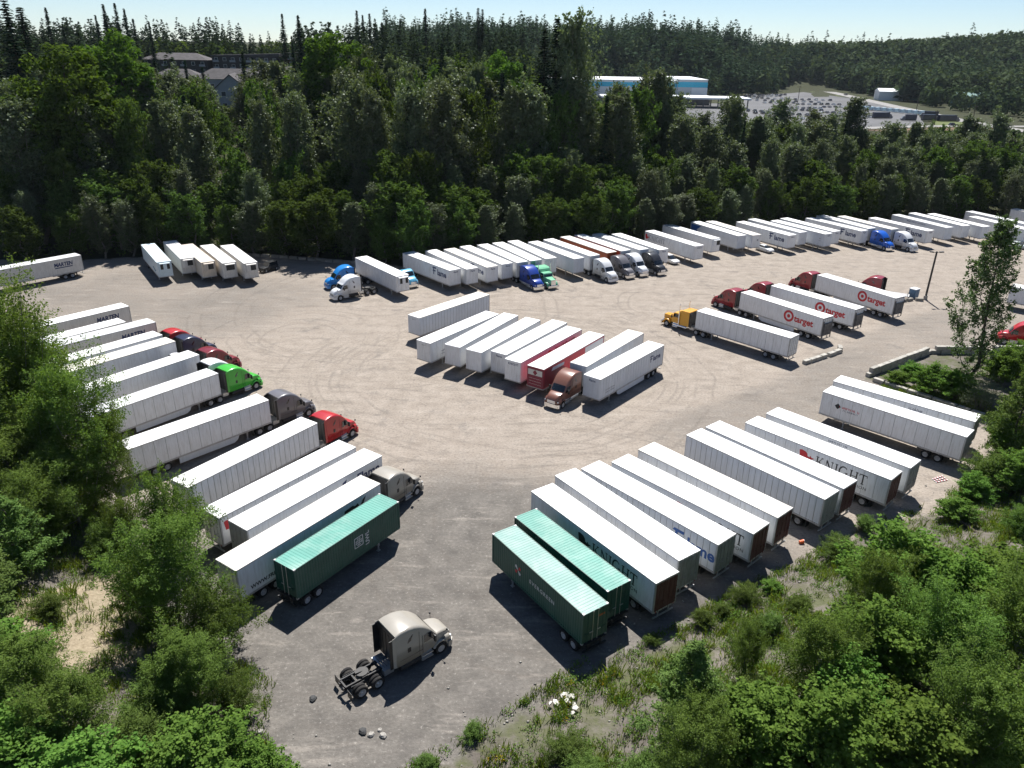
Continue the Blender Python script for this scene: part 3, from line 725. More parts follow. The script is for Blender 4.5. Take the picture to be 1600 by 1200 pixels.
def a_frame():
    mb = MB()
    for s in (-1, 1): mb.box(-3.75, 4.7, s*0.42-0.05, s*0.42+0.05, 0.72, 1.0)
    for x in (-3.75, -2.9, -1.0, 0.3, 2.5, 4.4): mb.box(x, x+0.12, -0.37, 0.37, 0.76, 0.96)
    for x in (-1.55, -2.88): mb.cyl((x, -0.85, 0.51), (x, 0.85, 0.51), 0.10, n=8); mb.ball((x, 0, 0.51), 0.26, 0.24, 0.24, 8, 5)
    mb.cyl((3.9, -0.9, 0.48), (3.9, 0.9, 0.48), 0.07, n=8); mb.box(3.0, 4.8, -0.55, 0.55, 0.5, 1.1)
    for s in (-1, 1):
        mb.box(-3.86, -3.76, s*0.3-0.1, s*0.3+0.1, 0.62, 0.86); mb.cyl((-1.0, s*0.5, 0.72), (-3.4, s*0.5, 0.72), 0.05, n=6)
        mb.box(-3.4, -2.4, s*0.62-0.02, s*0.62+0.02, 0.9, 0.94)
    return mb.mesh('frame', DARK)
def a_deck():
    mb = MB()
    for k in range(4): mb.box(-0.85+k*0.2, -0.69+k*0.2, -0.85, 0.85, 1.01, 1.04)
    mb.box(-0.9, -0.1, -0.9, -0.55, 0.55, 0.98); mb.box(-0.9, -0.1, 0.55, 0.9, 0.55, 0.98); return mb.mesh('deck_plate', ALU)
def a_fifth():
    mb = MB(); n = 20; out = []
    for k in range(n+1): a = -math.pi+0.20+(2*math.pi-0.40)*k/n; out.append((-2.2+0.48*math.cos(a), 0.44*math.sin(a)))
    out += [(-2.2, 0.05), (-2.2, -0.05)]
    mb.loft([[(x, y, 1.10) for x, y in out], [(x, y, 1.17) for x, y in out]], False, False)
    c = len(out)
    f = [(x, y, 1.17) for x, y in out]; mid = (-2.1, 0, 1.17); mb.add(f+[mid], [(i, i+1, c) for i in range(c-1)]+[(c-1, 0, c)])
    mb.box(-2.4, -2.0, -0.5, 0.5, 1.0, 1.09); return mb.mesh('fifth_wheel', mat('fifth_wheel_grease', (0.045, 0.043, 0.042), 0.6, 0.2))
def a_mirror(s):
    mb = MB(); mb.box(3.12, 3.24, *sorted((s*1.34, s*1.56)), 1.85, 2.42, 0.03); mb.cyl((3.2, s*1.1, 2.35), (3.18, s*1.36, 2.35), 0.025, n=5); mb.cyl((3.2, s*1.1, 1.9), (3.18, s*1.36, 1.92), 0.025, n=5)
    return mb.mesh('mirror', BLACK)
def a_hmirror(s):
    mb = MB(); mb.cyl((4.3, s*0.88, 1.7), (4.45, s*1.12, 2.0), 0.018, n=5); mb.ball((4.45, s*1.14, 2.05), 0.07, 0.10, 0.12, 7, 5); return mb.mesh('hood_mirror', BLACK)
def a_visor():
    mb = MB(); mb.loft([[(3.02,-0.95,2.92),(3.02,0.95,2.92),(3.0,0.95,2.97),(3.0,-0.95,2.97)], [(3.3,-0.98,2.72),(3.3,0.98,2.72),(3.3,0.98,2.75),(3.3,-0.98,2.75)]], True, True); return mb.mesh('sun_visor', WHITE)
def a_mflap(s):
    mb = MB(); mb.box(-3.72, -3.70, *sorted((s*0.62, s*1.22)), 0.25, 0.9); return mb.mesh('mud_flap', BLACK)
def aero(label, xy, deg, p, roof=None, day=False, group='parked tractor units', chrome=False, cat='truck', visor=False):
    P = PAINT[p]; t = thing('semi_truck', label, cat, (xy[0], xy[1], 0), deg, group)
    K = 'day' if day else 'slp'
    c = obj('cab', tmesh('cab'+K, lambda: a_cab(day)), t, m=P)
    h = obj('hood', tmesh('hood', a_hood), t, m=P)
    obj('grille', tmesh('grl', a_grille), h, m=CHROME if chrome else RAIL)
    for s in (1, -1): obj('headlight', tmesh('hl', a_head), h, (0, s*0.93, 0))
    obj('bumper', tmesh('fbump', a_bumper), t, m=CHROME if chrome else P)
    obj('windshield', tmesh('ws', a_shield), c)
    obj('back_panel', tmesh('back'+K, lambda: a_back(day)), c)
    if visor: obj('sun_visor', tmesh('visor', a_visor), c, m=P)
    for s in (1, -1):
        obj('door_window', tmesh(('sw', s), lambda: a_sidewin(s)), c)
        obj('mirror', tmesh(('mir', s), lambda: a_mirror(s)), c); obj('hood_mirror', tmesh(('hmir', s), lambda: a_hmirror(s)), h)
        if not day:
            obj('sleeper_window', tmesh(('slw', s), lambda: a_sleepwin(s)), c); obj('side_vent', tmesh(('svt', s), lambda: a_vent(s)), c)
            obj('side_extender', tmesh(('ext', s), lambda: a_ext(s)), c, m=P)
            obj('door_seam', tmesh(('dsm', s), lambda: a_doorline(s)), c)
        obj('fuel_tank', tmesh(('tank', s), lambda: a_tank(s)), t, m=ALU if chrome else DARK); obj('cab_step', tmesh(('step', s), lambda: a_step(s)), t)
        obj('mud_flap', tmesh(('tmf', s), lambda: a_mflap(s)), t)
        wheel(t, W_FRONT, 3.9, s*1.02, 0.51)
        for x in (-1.55, -2.88): wheel(t, W_DUAL, x, s*0.93, 0.51)
    obj('frame', tmesh('tframe', a_frame), t); obj('deck_plate', tmesh('deck', a_deck), t); obj('fifth_wheel', tmesh('fifth', a_fifth), t)
    return t

def c_sleeper():
    mb = MB(); mb.loft([section(*q) for q in ((0,1.2,1.0,3.45,.07),(1.5,1.2,1.0,3.42,.08),(1.85,1.18,1.0,3.2,.1),(2.0,1.15,1.0,2.95,.1))], True, True, smooth=False); return mb.mesh('sleeper', WHITE)
def c_cab():
    mb = MB(); mb.loft([section(*q) for q in ((1.95,1.02,1.0,2.72,.1),(2.9,1.02,1.0,2.74,.14),(3.12,1.0,1.0,2.62,.14),(3.3,1.0,1.0,2.0,.06),(3.4,1.0,1.0,1.9,.06))], True, True); return mb.mesh('cab', WHITE)
def c_hood():
    mb = MB(); mb.loft([section(*q) for q in ((3.3,.80,.95,1.98,.14),(4.2,.68,.95,1.93,.16),(5.15,.56,.95,1.86,.16),(5.22,.54,.95,1.83,.14))], True, True)
    both(mb, lambda q, s: arch(q, 4.25, 0.55, 0.60, 0.74, s*0.55, s*1.2, -0.15, 2.75)); return mb.mesh('hood', WHITE)
def c_grille():
    mb = MB(); mb.box(5.22, 5.27, -0.5, 0.5, 0.7, 1.8)
    for k in range(9): mb.box(5.265, 5.28, -0.44+k*0.105, -0.40+k*0.105, 0.8, 1.7)
    return mb.mesh('grille', CHROME)
def c_bumper():
    mb = MB(); mb.box(5.2, 5.42, -1.2, 1.2, 0.32, 0.78, 0.03); return mb.mesh('bumper', CHROME)
def c_stack(s):
    mb = MB(); mb.cyl((1.82, s*1.34, 0.95), (1.82, s*1.34, 2.9), 0.10, n=10); mb.cyl((1.82, s*1.34, 2.9), (1.82, s*1.34, 4.25), 0.065, n=10); mb.cyl((1.82, s*1.34, 4.25), (1.72, s*1.34, 4.42), 0.065, n=10)
    return mb.mesh('exhaust_stack', CHROME)
def c_win(s):
    mb = MB(); mb.poly([(2.15, s*1.022, 1.95), (3.1, s*1.022, 1.95), (3.0, s*1.022, 2.55), (2.15, s*1.022, 2.55)], (0, s*0.012, 0)); return mb.mesh('door_window', GLASS)
def c_shield():
    mb = MB(); mb.loft([[(3.145, -0.86, 2.52), (3.145, 0.86, 2.52)], [(3.315, -0.9, 2.03), (3.315, 0.9, 2.03)]], closed=False); return mb.mesh('windshield', GLASS)
def classic(label, xy, deg, p, group='parked tractor units'):
    P = PAINT[p]; t = thing('semi_truck', label, 'truck', (xy[0], xy[1], 0), deg, group)
    obj('sleeper', tmesh('cslp', c_sleeper), t, m=P); c = obj('cab', tmesh('ccab', c_cab), t, m=P); h = obj('hood', tmesh('chood', c_hood), t, m=P)
    obj('windshield', tmesh('cws', c_shield), c); obj('grille', tmesh('cgr', c_grille), h); obj('bumper', tmesh('cbump', c_bumper), t)
    obj('frame', tmesh('tframe', a_frame), t); obj('deck_plate', tmesh('deck', a_deck), t); obj('fifth_wheel', tmesh('fifth', a_fifth), t)
    obj('back_panel', tmesh('backslp', lambda: a_back(False)), t, scale=(1, 1, 0.9))
    for s in (1, -1):
        obj('door_window', tmesh(('cwin', s), lambda: c_win(s)), c); obj('exhaust_stack', tmesh(('stk', s), lambda: c_stack(s)), t)
        obj('headlight', tmesh('hl', a_head), h, (0.12, s*0.95, 0.08)); obj('mirror', tmesh(('mir', s), lambda: a_mirror(s)), c, (0, -s*0.05, 0))
        obj('fuel_tank', tmesh(('tank', s), lambda: a_tank(s)), t, m=CHROME); obj('cab_step', tmesh(('step', s), lambda: a_step(s)), t, m=CHROME)
        obj('mud_flap', tmesh(('tmf', s), lambda: a_mflap(s)), t)
        wheel(t, W_FRONT, 4.25, s*1.02, 0.51)
        for x in (-1.55, -2.88): wheel(t, W_DUAL, x, s*0.93, 0.51)
    return t

# ------------------------------------------------------------------ cars
def car_meshes(kind):
    b, g = MB(), MB()
    if kind == 'jeep':
        b.loft([section(*q) for q in ((-1.95,.82,.45,1.05,.06),(0.45,.82,.45,1.08,.06),(0.6,.74,.45,1.08,.06),(1.75,.66,.45,1.02,.08),(1.95,.62,.45,.98,.06))], True, True)
        g.loft([section(*q) for q in ((-1.9,.74,1.05,1.74,.08),(0.2,.72,1.05,1.76,.08),(0.5,.70,1.05,1.10,.04))], True, True)
        b.box(-1.92, 0.22, -0.72, 0.72, 1.74, 1.80); b.box(1.95, 2.1, -0.8, 0.8, 0.45, 0.62); b.box(-2.1, -1.95, -0.8, 0.8, 0.45, 0.62)
    elif kind == 'van':
        b.loft([section(*q) for q in ((-2.9,.95,.35,2.5,.12),(1.2,.95,.35,2.55,.15),(1.75,.93,.35,2.1,.2),(2.3,.9,.35,1.3,.15),(2.85,.8,.35,1.05,.12))], True, True)
        g.loft([[(1.28,-0.8,2.42),(1.28,0.8,2.42)], [(2.3,-0.82,1.33),(2.3,0.82,1.33)]], closed=False); g.box(0.7, 1.7, -0.965, 0.965, 1.45, 2.0)
    else:
        top = 1.68 if kind == 'suv' else 1.42
        b.loft([section(*q) for q in ((-2.3,.78,.4,.95,.1),(-2.1,.86,.3,1.02,.12),(-0.8,.9,.28,1.02,.1),(0.9,.9,.28,1.0,.1),(1.9,.86,.3,.9,.12),(2.3,.75,.4,.75,.12))], True, True, smooth=True)
        bx = -2.0 if kind == 'suv' else -1.5
        g.loft([section(*q) for q in ((bx,.80,.98,1.04,.03),(bx+0.35,.72,.98,top-.06,.12),(-0.2,.70,.98,top,.12),(0.25,.70,.98,top-.04,.12),(1.1,.78,.98,1.03,.03))], True, True, smooth=True)
        b.box(bx+0.4, 0.22, -0.6, 0.6, top-0.03, top+0.015)
    return b.mesh('body', WHITE), g.mesh('windows', GLASS)
def car(kind, label, x, y, deg, m, group=None, wheels=True, z=0.0, s=1.0):
    bm, gm = tmesh(('car', kind), lambda: car_meshes(kind))
    t = thing('parked_'+{'suv': 'car', 'sedan': 'car', 'van': 'van', 'jeep': 'jeep'}[kind], label, {'van': 'van'}.get(kind, 'car'), (x, y, z), deg, group)
    if s != 1: t.scale = (s, s, s)
    obj('body', bm, t, m=m); obj('windows', gm, t)
    if wheels:
        for xx in (-1.35, 1.4):
            for yy in (-0.76, 0.76): wheel(t, W_CAR, xx, yy, 0.34)
    return t

# ------------------------------------------------------------------ the parked trailers (x, y, heading of the nose)
POS = {
'T1':(7.75,54.66,126.0),'T2':(10.10,57.57,126.0),'T3':(13.23,59.47,130.8),'T4':(16.50,61.03,132.1),'T5':(19.49,63.62,131.2),'T6':(25.04,66.87,129.8),'T7':(27.55,68.82,129.7),
'T8':(32.54,70.37,132.5),'T9':(35.56,72.74,132.2),'T10':(44.63,79.41,134.9),'T11':(47.37,83.00,137.3),
'M1':(-10.14,115.93,-129.3),'M2':(-7.89,105.57,-125.1),'M3':(-4.36,104.53,-119.8),'M4':(-1.13,102.64,-121.2),'M5':(2.58,101.89,-123.7),'M6':(4.56,99.14,-124.1),'M7':(7.60,96.97,-124.7),
'M8':(13.37,98.11,-125.7),'M9':(15.18,93.75,-129.1),
'P1':(35.62,109.55,133.2),'P2':(44.73,119.19,125.4),'P3':(51.44,123.77,127.2),'P4':(61.67,130.68,120.8),'P5':(96.2,127.2,139.0),
'L2':(-17.93,55.41,55.5),'L3':(-18.73,60.78,54.7),'L4':(-21.70,62.49,54.5),'L5':(-26.70,67.53,57.0),'L6':(-34.50,73.96,48.9),'L7':(-42.64,80.96,53.5),'L8':(-47.23,86.89,54.9),
'L9':(-52.57,91.85,52.6),'L10':(-55.37,94.23,52.9),'L11':(-58.95,99.78,-130.3),'L12':(-63.06,99.46,-128.0),'L13':(-66.08,106.75,-128.8),'L14':(-89.34,136.66,-128.0),
'F1':(-70.3,145.2,-56.0),'F2':(-67.0,148.0,-56.0),'F3':(-62.33,145.50,-54.5),'F4':(-58.2,145.3,-55.0),'F5':(-54.19,145.45,-55.3),
'B1':(-24.95,138.25,-52.1),'B2':(-16.07,142.61,-50.0),'B3':(-12.34,144.08,-55.5),'B4':(-8.68,145.61,-55.1),'B5':(-5.78,147.97,-56.2),'B6':(-2.53,149.51,-58.9),'B7':(0.38,151.18,-60.7),
'B8':(3.46,152.95,-61.7),'B9':(8.40,152.94,-56.7),'B10':(11.73,155.36,-56.6),'B11':(15.51,158.14,-56.8),'B12':(18.66,159.99,-57.6),'B13':(22.64,161.20,-58.3),'B14':(26.89,161.54,-59.2),
'K1':(35.04,165.24,-58.5),'K2':(40.24,171.96,-58.6),'E3':(47.33,175.77,-62.4),'E4':(50.97,176.60,-62.9),'FL2':(58.79,176.91,-59.7),'G2':(62.43,180.16,-60.7),'G3':(67.68,178.89,-59.6),
'G4':(70.77,181.75,-61.5),'G5':(77.51,182.77,-60.3),'G6':(81.02,185.88,-64.5),'G7':(86.19,185.37,-64.1),'G8':(93.79,184.20,-61.7),'G9':(101.02,188.36,-67.6),'G10':(106.41,190.85,-68.2),
'G10b':(110.9,190.2,-68.5),'G11':(123.2,194.5,-68.0),'G12':(120.0,187.5,-70.0),'G13':(138.0,199.0,-66.0)}
def nose(k, d):
    x, y, a = POS[k]; a = R(a); return (x+(TL/2+d)*math.cos(a), y+(TL/2+d)*math.sin(a)), POS[k][2]
GN = 'trailers backed up along the green bank'; GM = 'trailers in the middle block'; GL = 'trailers along the left side'; GB = 'trailers in the row under the wood'; GP_ = 'trailers hitched in the right middle'; GF = 'reefer trailers at far left'
TR = {}
def tr(k, label, group, **kw):
    x, y, a = POS[k]; TR[k] = trailer(len(TR), 'box_trailer' if not kw.get('reefer') else 'reefer_trailer', label, 'trailer', (x, y), a, group=group, **kw); return TR[k]

# near right row, noses up-left, doors towards the bank
tr('T1', 'white trailer with maroon doors right beside the green containers', GN, doors=MAROON); put_knight(TR['T1'], 'L', -3.4, BLACK_T)
tr('T2', 'plain white trailer, second from the green containers on the bank side', GN, doors=DOORG, n_panel=13)
tr('T3', 'white trailer with big blue lettering near its grey doors, third from green containers', GN, doors=DOORG, n_panel=24, wall=WHITE3); put_flame(TR['T3'], 'L', -5.85, -0.25, m=BLUE_T)
tr('T4', 'white trailer with black serif letters and maroon doors, fourth from green containers', GN, doors=MAROON); put_knight(TR['T4'], 'L', -4.6, None, -0.1)
tr('T5', 'plain white trailer, fifth from green containers, maroon doors, wide gap on its far side', GN, doors=MAROON, n_panel=13)
tr('T6', 'ribbed grey-white trailer just past the wide gap in the bank row', GN, doors=DOORG, n_panel=24, wall=WHITE3)
tr('T7', 'plain white trailer with maroon doors close behind the ribbed grey-white one', GN, doors=MAROON, n_panel=13)
tr('T8', 'white trailer with red crest and large black serif lettering on the bank', GN, doors=MAROON, n_panel=13); put_knight(TR['T8'], 'L', -3.2)
tr('T9', 'white trailer with one dark roof-edge mark behind the large serif lettering', GN, doors=DOORG)
decal(TR['T9'], 'lettering', scrawl(9, 1), 'L', -0.6, 3.72, 0.42, 0.32, NAVY_T)
tr('T10', 'panelled white trailer with small dark diamond logo near its nose', GN, doors=DOORG, n_panel=13)
decal(TR['T10'], 'logo', ring_mesh(0, 0.5, 4), 'L', 5.95, 2.85, 0.75, 0.75, BLACK_T); decal(TR['T10'], 'lettering', scrawl(9, 2), 'L', 4.5, 2.85, 0.50, 0.42, RED_T); decal(TR['T10'], 'lettering', scrawl(8, 3), 'L', 4.3, 2.5, 0.40, 0.30, NAVY_T)
tr('T11', 'white trailer standing against the low block wall of the planted corner', GN, doors=DOORG, n_panel=13)
decal(TR['T11'], 'lettering', scrawl(7, 4), 'L', -1.9, 3.45, 0.45, 0.45, NAVY_T)
# middle block, noses towards the camera
MS = [('M1', 'ribbed white trailer set apart at the back of the middle block', 24, 'x'), ('M2', 'leftmost trailer of the tight middle block, small dark lines on side', 13, 'x'), ('M3', 'white trailer, second from the left in the tight middle block', 0, ''),
      ('M4', 'white trailer, third from the left in the tight middle block', 0, ''), ('M5', 'white trailer with small nose lettering just left of the pink sided one', 0, 'n')]
for k, lb, n, f in MS:
    tr(k, lb, GM, n_panel=n, wall=WHITE3 if n == 24 else WHITE)
    if f == 'n': nose_mark(TR[k])
    if f == 'x': decal(TR[k], 'lettering', scrawl(6, 5), 'F', 0.1, 3.6, 0.24, 0.24, GREY_T, TL/2+0.042)
decal(TR['M2'], 'lettering', scrawl(14, 6), 'L', 4.4, 2.3, 0.38, 0.3, NAVY_T); decal(TR['M2'], 'lettering', scrawl(10, 7), 'L', 4.8, 1.9, 0.36, 0.28, NAVY_T)
tr('M6', 'white trailer with black serif letters beside the red graphic trailer', GM, wall=WHITE); put_knight(TR['M6'], 'L', -3.4); nose_mark(TR['M6'], 'KNIGHT')
tr('M7', 'red and crimson graphic trailer with white roof in the middle block', GM, wall=REDG, front=CRIM)
mb = MB(); mb.poly([(-2.6,-1.18,0),(2.6,-1.18,0),(2.6,1.18,0),(-2.6,1.18,0)], (0, 0, 0.006)); _wp = mb.mesh('white_band', WHITE)
decal(TR['M7'], 'white_band', _wp, 'L', -5.2, 2.65, 1.0, 1.0, WHITE)
mb = MB(); mb.poly([(-2.8,-1.2,0),(2.8,-1.2,0),(2.2,0.3,0),(0.6,0.9,0),(-1.2,1.2,0),(-2.8,1.2,0)], (0, 0, 0.006)); decal(TR['M7'], 'crimson_swoosh', mb.mesh('crimson_swoosh', CRIM), 'L', 5.1, 2.62, 1.0, 1.0, CRIM)
mb = MB(); mb.poly([(-1.6,-0.2,0),(1.5,-0.28,0),(1.6,0.12,0),(-1.3,0.26,0)], (0, 0, 0.008)); decal(TR['M7'], 'silver_swoosh', mb.mesh('silver_swoosh', GREY_T), 'L', 4.6, 3.45, 1.0, 1.0, mat('silver', (0.5, 0.55, 0.62), 0.4), 1.306)
decal(TR['M7'], 'white_band', _wp, 'F', 0, 3.35, 0.42, 0.33, WHITE2, TL/2+0.044); decal(TR['M7'], 'logo', ring_mesh(0, 0.5, 6), 'F', 0, 3.35, 0.7, 0.8, CRIM, TL/2+0.052)
for zz in (1.7, 2.1, 2.5): decal(TR['M7'], 'white_band', _wp, 'F', 0, zz, 0.38, 0.012, WHITE2, TL/2+0.044)
tr('M8', 'white trailer hitched to the copper truck in the middle block', GM)
tr('M9', 'ribbed white trailer with side skirt at the right end of the middle block', GM, n_panel=24, skirt=True, wall=WHITE3); nose_mark(TR['M9'])
decal(TR['M9'], 'logo', flame_mark(), 'L', -4.75, 2.98, 0.7, 0.95, NAVY_T); decal(TR['M9'], 'lettering', text_mesh('lame', 0.03), 'L', -6.2, 2.9, 1.05, 1.05, NAVY_T)
decal(TR['M9'], 'lettering', scrawl(12, 8), 'L', 5.6, 2.2, 0.36, 0.28, GREY_T); decal(TR['M9'], 'lettering', scrawl(12, 9), 'L', 5.6, 1.85, 0.36, 0.28, GREY_T)
# right middle
tr('P1', 'plain white trailer hitched to the yellow truck', GP_, n_panel=13, wall=WHITE)
for k, lb in (('P2', 'white trailer with red ring logo and side skirt, nearest of the three'), ('P3', 'white trailer with red ring logo, middle of the three'), ('P4', 'white trailer with red ring logo, farthest of the three')):
    tr(k, lb, GP_, skirt=True, liftgate=True)
    for r0, r1 in ((0, 0.30), (0.58, 0.95)): decal(TR[k], 'logo', ring_mesh(r0, r1), 'L', -1.9, 2.75, 1.0, 1.0, RED_T)
    decal(TR[k], 'lettering', text_mesh('target', 0.035), 'L', -4.7, 2.62, 1.45, 1.45, RED_T)
tr('P5', 'white trailer at the right edge behind the slender tree', GP_)
# left side
tr('L2', 'white trailer tucked behind the woven-logo container, hitched to a champagne truck', GL)
decal(TR['L2'], 'lettering', text_mesh('WWW.FREIGHTLINE', 0.03), 'R', -4.6, 1.75, 0.52, 0.5, BLACK_T)
mb = MB(); mb.poly([(-1.2,-0.7,0),(-0.2,-0.7,0),(0.0,-0.1,0),(0.3,-0.6,0),(0.8,-0.6,0),(1.5,0.8,0),(1.1,0.6,0),(0.7,0.0,0),(0.45,0.5,0),(0.1,0.35,0),(-0.2,0.55,0),(-1.2,0.45,0)], (0,0,0.006)); decal(TR['L2'], 'logo', mb.mesh('logo', BLACK_T), 'R', 4.6, 3.0, 1.0, 1.0, BLACK_T)
tr('L3', 'white trailer with grey doors, second behind the woven-logo container', GL, doors=DOORG)
decal(TR['L3'], 'lettering', text_mesh('Flame', 0.03), 'R', 6.1, 3.05, 1.3, 1.3, NAVY_T); decal(TR['L3'], 'logo', ring_mesh(0, 0.5, 4), 'R', 2.9, 3.3, 1.0, 0.5, NAVY_T, spin=0.785)
tr('L4', 'white trailer without a truck next to the ribbed one of the red truck', GL, n_panel=13)
decal(TR['L4'], 'lettering', serif_word(), 'R', -3.6, 2.95, 0.92, 1.1, BLACK_T); decal(TR['L4'], 'logo', shield_mesh(), 'R', -7.0, 3.0, 0.8, 0.8, RED_T)
tr('L5', 'white trailer with close vertical ribs hitched to the bright red truck', GL, n_panel=24)
tr('L6', 'wide-panelled white trailer with skirt hitched to the grey truck', GL, n_panel=13, skirt=True)
tr('L7', 'white trailer hitched to the bright green truck', GL, n_panel=13, skirt=True); tr('L8', 'white trailer hitched to the dark red truck on the left', GL)
tr('L9', 'white trailer hitched to the navy truck', GL); tr('L10', 'white trailer hitched to the red truck behind the navy one', GL)
for k, lb in (('L11', 'worn white trailer with navy block letters beside the red truck roof'), ('L12', 'worn white trailer between the two lettered ones on the left'), ('L13', 'worn white trailer with navy underlined letters, farthest in the left row'), ('L14', 'worn white trailer with navy letters parked alone at far left under trees')):
    tr(k, lb, GL, wall=WHITE2, doors=WHITE2)
    decal(TR[k], 'lettering', text_mesh('MARTEN', 0.045, 0.15), 'L', -4.6, 3.0, 0.85, 0.95, NAVY_T); mb = MB(); mb.box(-1.6, 1.6, -0.09, 0.09, 0, 0.006)
    decal(TR[k], 'underline', tmesh('uline', lambda: mb.mesh('underline', NAVY_T)), 'L', -4.6, 2.45, 1.0, 1.0, NAVY_T)
# far left reefers
for k, lb, w, r in (('F1', 'ice blue reefer trailer, leftmost of the five', ICEBLUE, 2), ('F2', 'white reefer trailer half in shade next to the ice blue one', WHITE2, 1), ('F3', 'cream reefer trailer in the middle of the five', CREAM, 1), ('F4', 'white reefer trailer with wide dark grille right of the cream one', WHITE2, 3), ('F5', 'white reefer trailer at the right end beside the black jeep', WHITE2, 1)):
    tr(k, lb, GF, wall=w, reefer=r, roof=mat('roof_'+k, {'F1': (0.58, 0.70, 0.74), 'F3': (0.66, 0.58, 0.49)}.get(k, (0.72, 0.71, 0.69)), 0.5, dirt=((0.4, 0.37, 0.33), 0.4)))
mb = MB(); mb.poly([(-1.6,-0.3,0),(0.2,-0.75,0),(1.6,-0.2,0),(0.4,-0.35,0),(-0.6,0.0,0)], (0,0,0.006)); decal(TR['F1'], 'logo', mb.mesh('logo', BLUE_T), 'R', 4.6, 2.5, 1.2, 1.2, mat('swoosh_teal', (0.1, 0.25, 0.34), 0.5))
# row under the wood, noses towards the camera
BS = [('B1', 'white reefer trailer standing alone between the white truck and the pale blue cab', 2), ('B2', 'white trailer with large dark lettering just right of the pale blue cab', 'f'), ('B3', 'plain white trailer close behind the large lettered one, row under the wood', 'n'),
 ('B4', 'white trailer, second with large lettering from the pale blue cab', 'fn'), ('B5', 'white trailer just left of the one hitched to the royal blue truck', 'n'), ('B6', 'white trailer hitched to the royal blue truck', ''), ('B7', 'white trailer with pale green nose behind the mint truck', 'g'),
 ('B8', 'white trailer just right of the mint truck', ''), ('B9', 'long clear white trailer two places right of the mint truck', ''), ('B10', 'white trailer hitched to the white truck left of the orange trailer', ''),
 ('B11', 'orange trailer with white roof hitched to the dark grey truck', 'o'), ('B12', 'white trailer with an orange band just right of the orange trailer', 'ob'), ('B13', 'white trailer hitched to the black truck', ''), ('B14', 'white trailer with a pickup at its nose, right of the black truck', 'n'),
 ('K1', 'white trailer with red and black lettering at its wooded end', 'k'), ('K2', 'white reefer trailer with one black grille right of the serif lettered one', 1), ('E3', 'white trailer with blue tail corner in the row under the wood', 'e'), ('E4', 'white trailer with a white car at its nose', 'l'),
 ('FL2', 'white trailer with large lettering in the middle of the far right row', 'fn'), ('G2', 'white trailer directly behind the large lettered one right of the car', ''), ('G3', 'white trailer with small side text, third after the white car', 's'), ('G4', 'white trailer close behind the small side text one', 'n'),
 ('G5', 'white trailer with large lettering left of the cobalt blue truck', 'fn'), ('G6', 'white trailer hitched to the cobalt blue truck', ''), ('G7', 'white trailer hitched to the white truck right of the cobalt one', ''), ('G8', 'white trailer with large lettering right of the lone white truck', 'f'),
 ('G9', 'long white trailer two places right of the lone white truck', 't'), ('G10', 'white trailer partly in shade near the slender tree', ''), ('G10b', 'white trailer mostly hidden behind the slender tree', ''), ('G11', 'white trailer farthest back behind the slender tree top', ''),
 ('G12', 'white trailer in front of the farthest one behind the slender tree top', ''), ('G13', 'white trailer in deep shade at the right edge', '')]
for k, lb, f in BS:
    kw = {}
    if isinstance(f, int): kw['reefer'] = f; f = ''
    if 'o' == f: kw['wall'] = ORANGE_C
    if k in ('B9', 'G3', 'E3', 'G9'): kw['wall'] = WHITE3
    if k in ('B1', 'B2', 'K1', 'B9', 'FL2', 'G8'): kw['n_panel'] = 13
    t = tr(k, lb, GB, **kw)
    if 'f' in f: put_flame(t, 'R', 4.9)
    if 'n' in f or 'f' in f: nose_mark(t)
    if f == 'k':
        decal(t, 'lettering', serif_word(), 'R', -4.0, 3.0, 0.95, 1.05, GREY_T); decal(t, 'logo', shield_mesh(), 'R', -7.2, 3.0, 0.7, 0.95, RED_T); nose_mark(t, 'KNIGHT')
    if f == 'e':
        q = MB(); q.poly([(-1.6,-1.1,0),(1.2,-1.1,0),(0.5,0.2,0),(1.9,1.15,0),(-1.6,1.15,0)], (0,0,0.006)); decal(t, 'blue_panel', q.mesh('blue_panel', BLUE_T), 'R', -6.2, 2.62, 1.0, 1.0, BLUE_T)
        decal(t, 'lettering', scrawl(10, 10), 'R', 3.6, 2.9, 0.8, 0.9, mat('lettering_faded', (0.55, 0.57, 0.6), 0.6))
    if f == 'l': decal(t, 'logo', ring_mesh(0, 0.5, 4), 'F', 0.3, 2.9, 0.6, 0.6, GREY_T, TL/2+0.042, spin=0.785)
    if f == 's':
        for q in (2.9, 2.4): decal(t, 'lettering', scrawl(5, 11), 'R', 7.0, q, 0.3, 0.3, GREY_T)
        nose_mark(t)
    if f == 't': decal(t, 'lettering', scrawl(14, 12), 'R', -0.4, 3.6, 0.75, 0.5, NAVY_T)
    if f == 'ob':
        q = MB(); q.poly([(-0.7,-1.3,0),(0.7,-1.3,0),(0.7,1.25,0),(-0.7,1.25,0)], (0,0,0.006)); decal(t, 'orange_band', q.mesh('orange_band', ORANGE_C), 'R', 7.0, 2.68, 1.0, 1.0, ORANGE_C)
    if f == 'g':
        q = MB(); q.poly([(-0.5,-1.3,0),(0.5,-1.3,0),(0.5,1.3,0),(-0.5,1.3,0)], (0,0,0.006)); decal(t, 'green_band', q.mesh('green_band', PAINT['mint']), 'F', -0.7, 2.68, 0.9, 1.0, PAINT['mint'], TL/2+0.044)

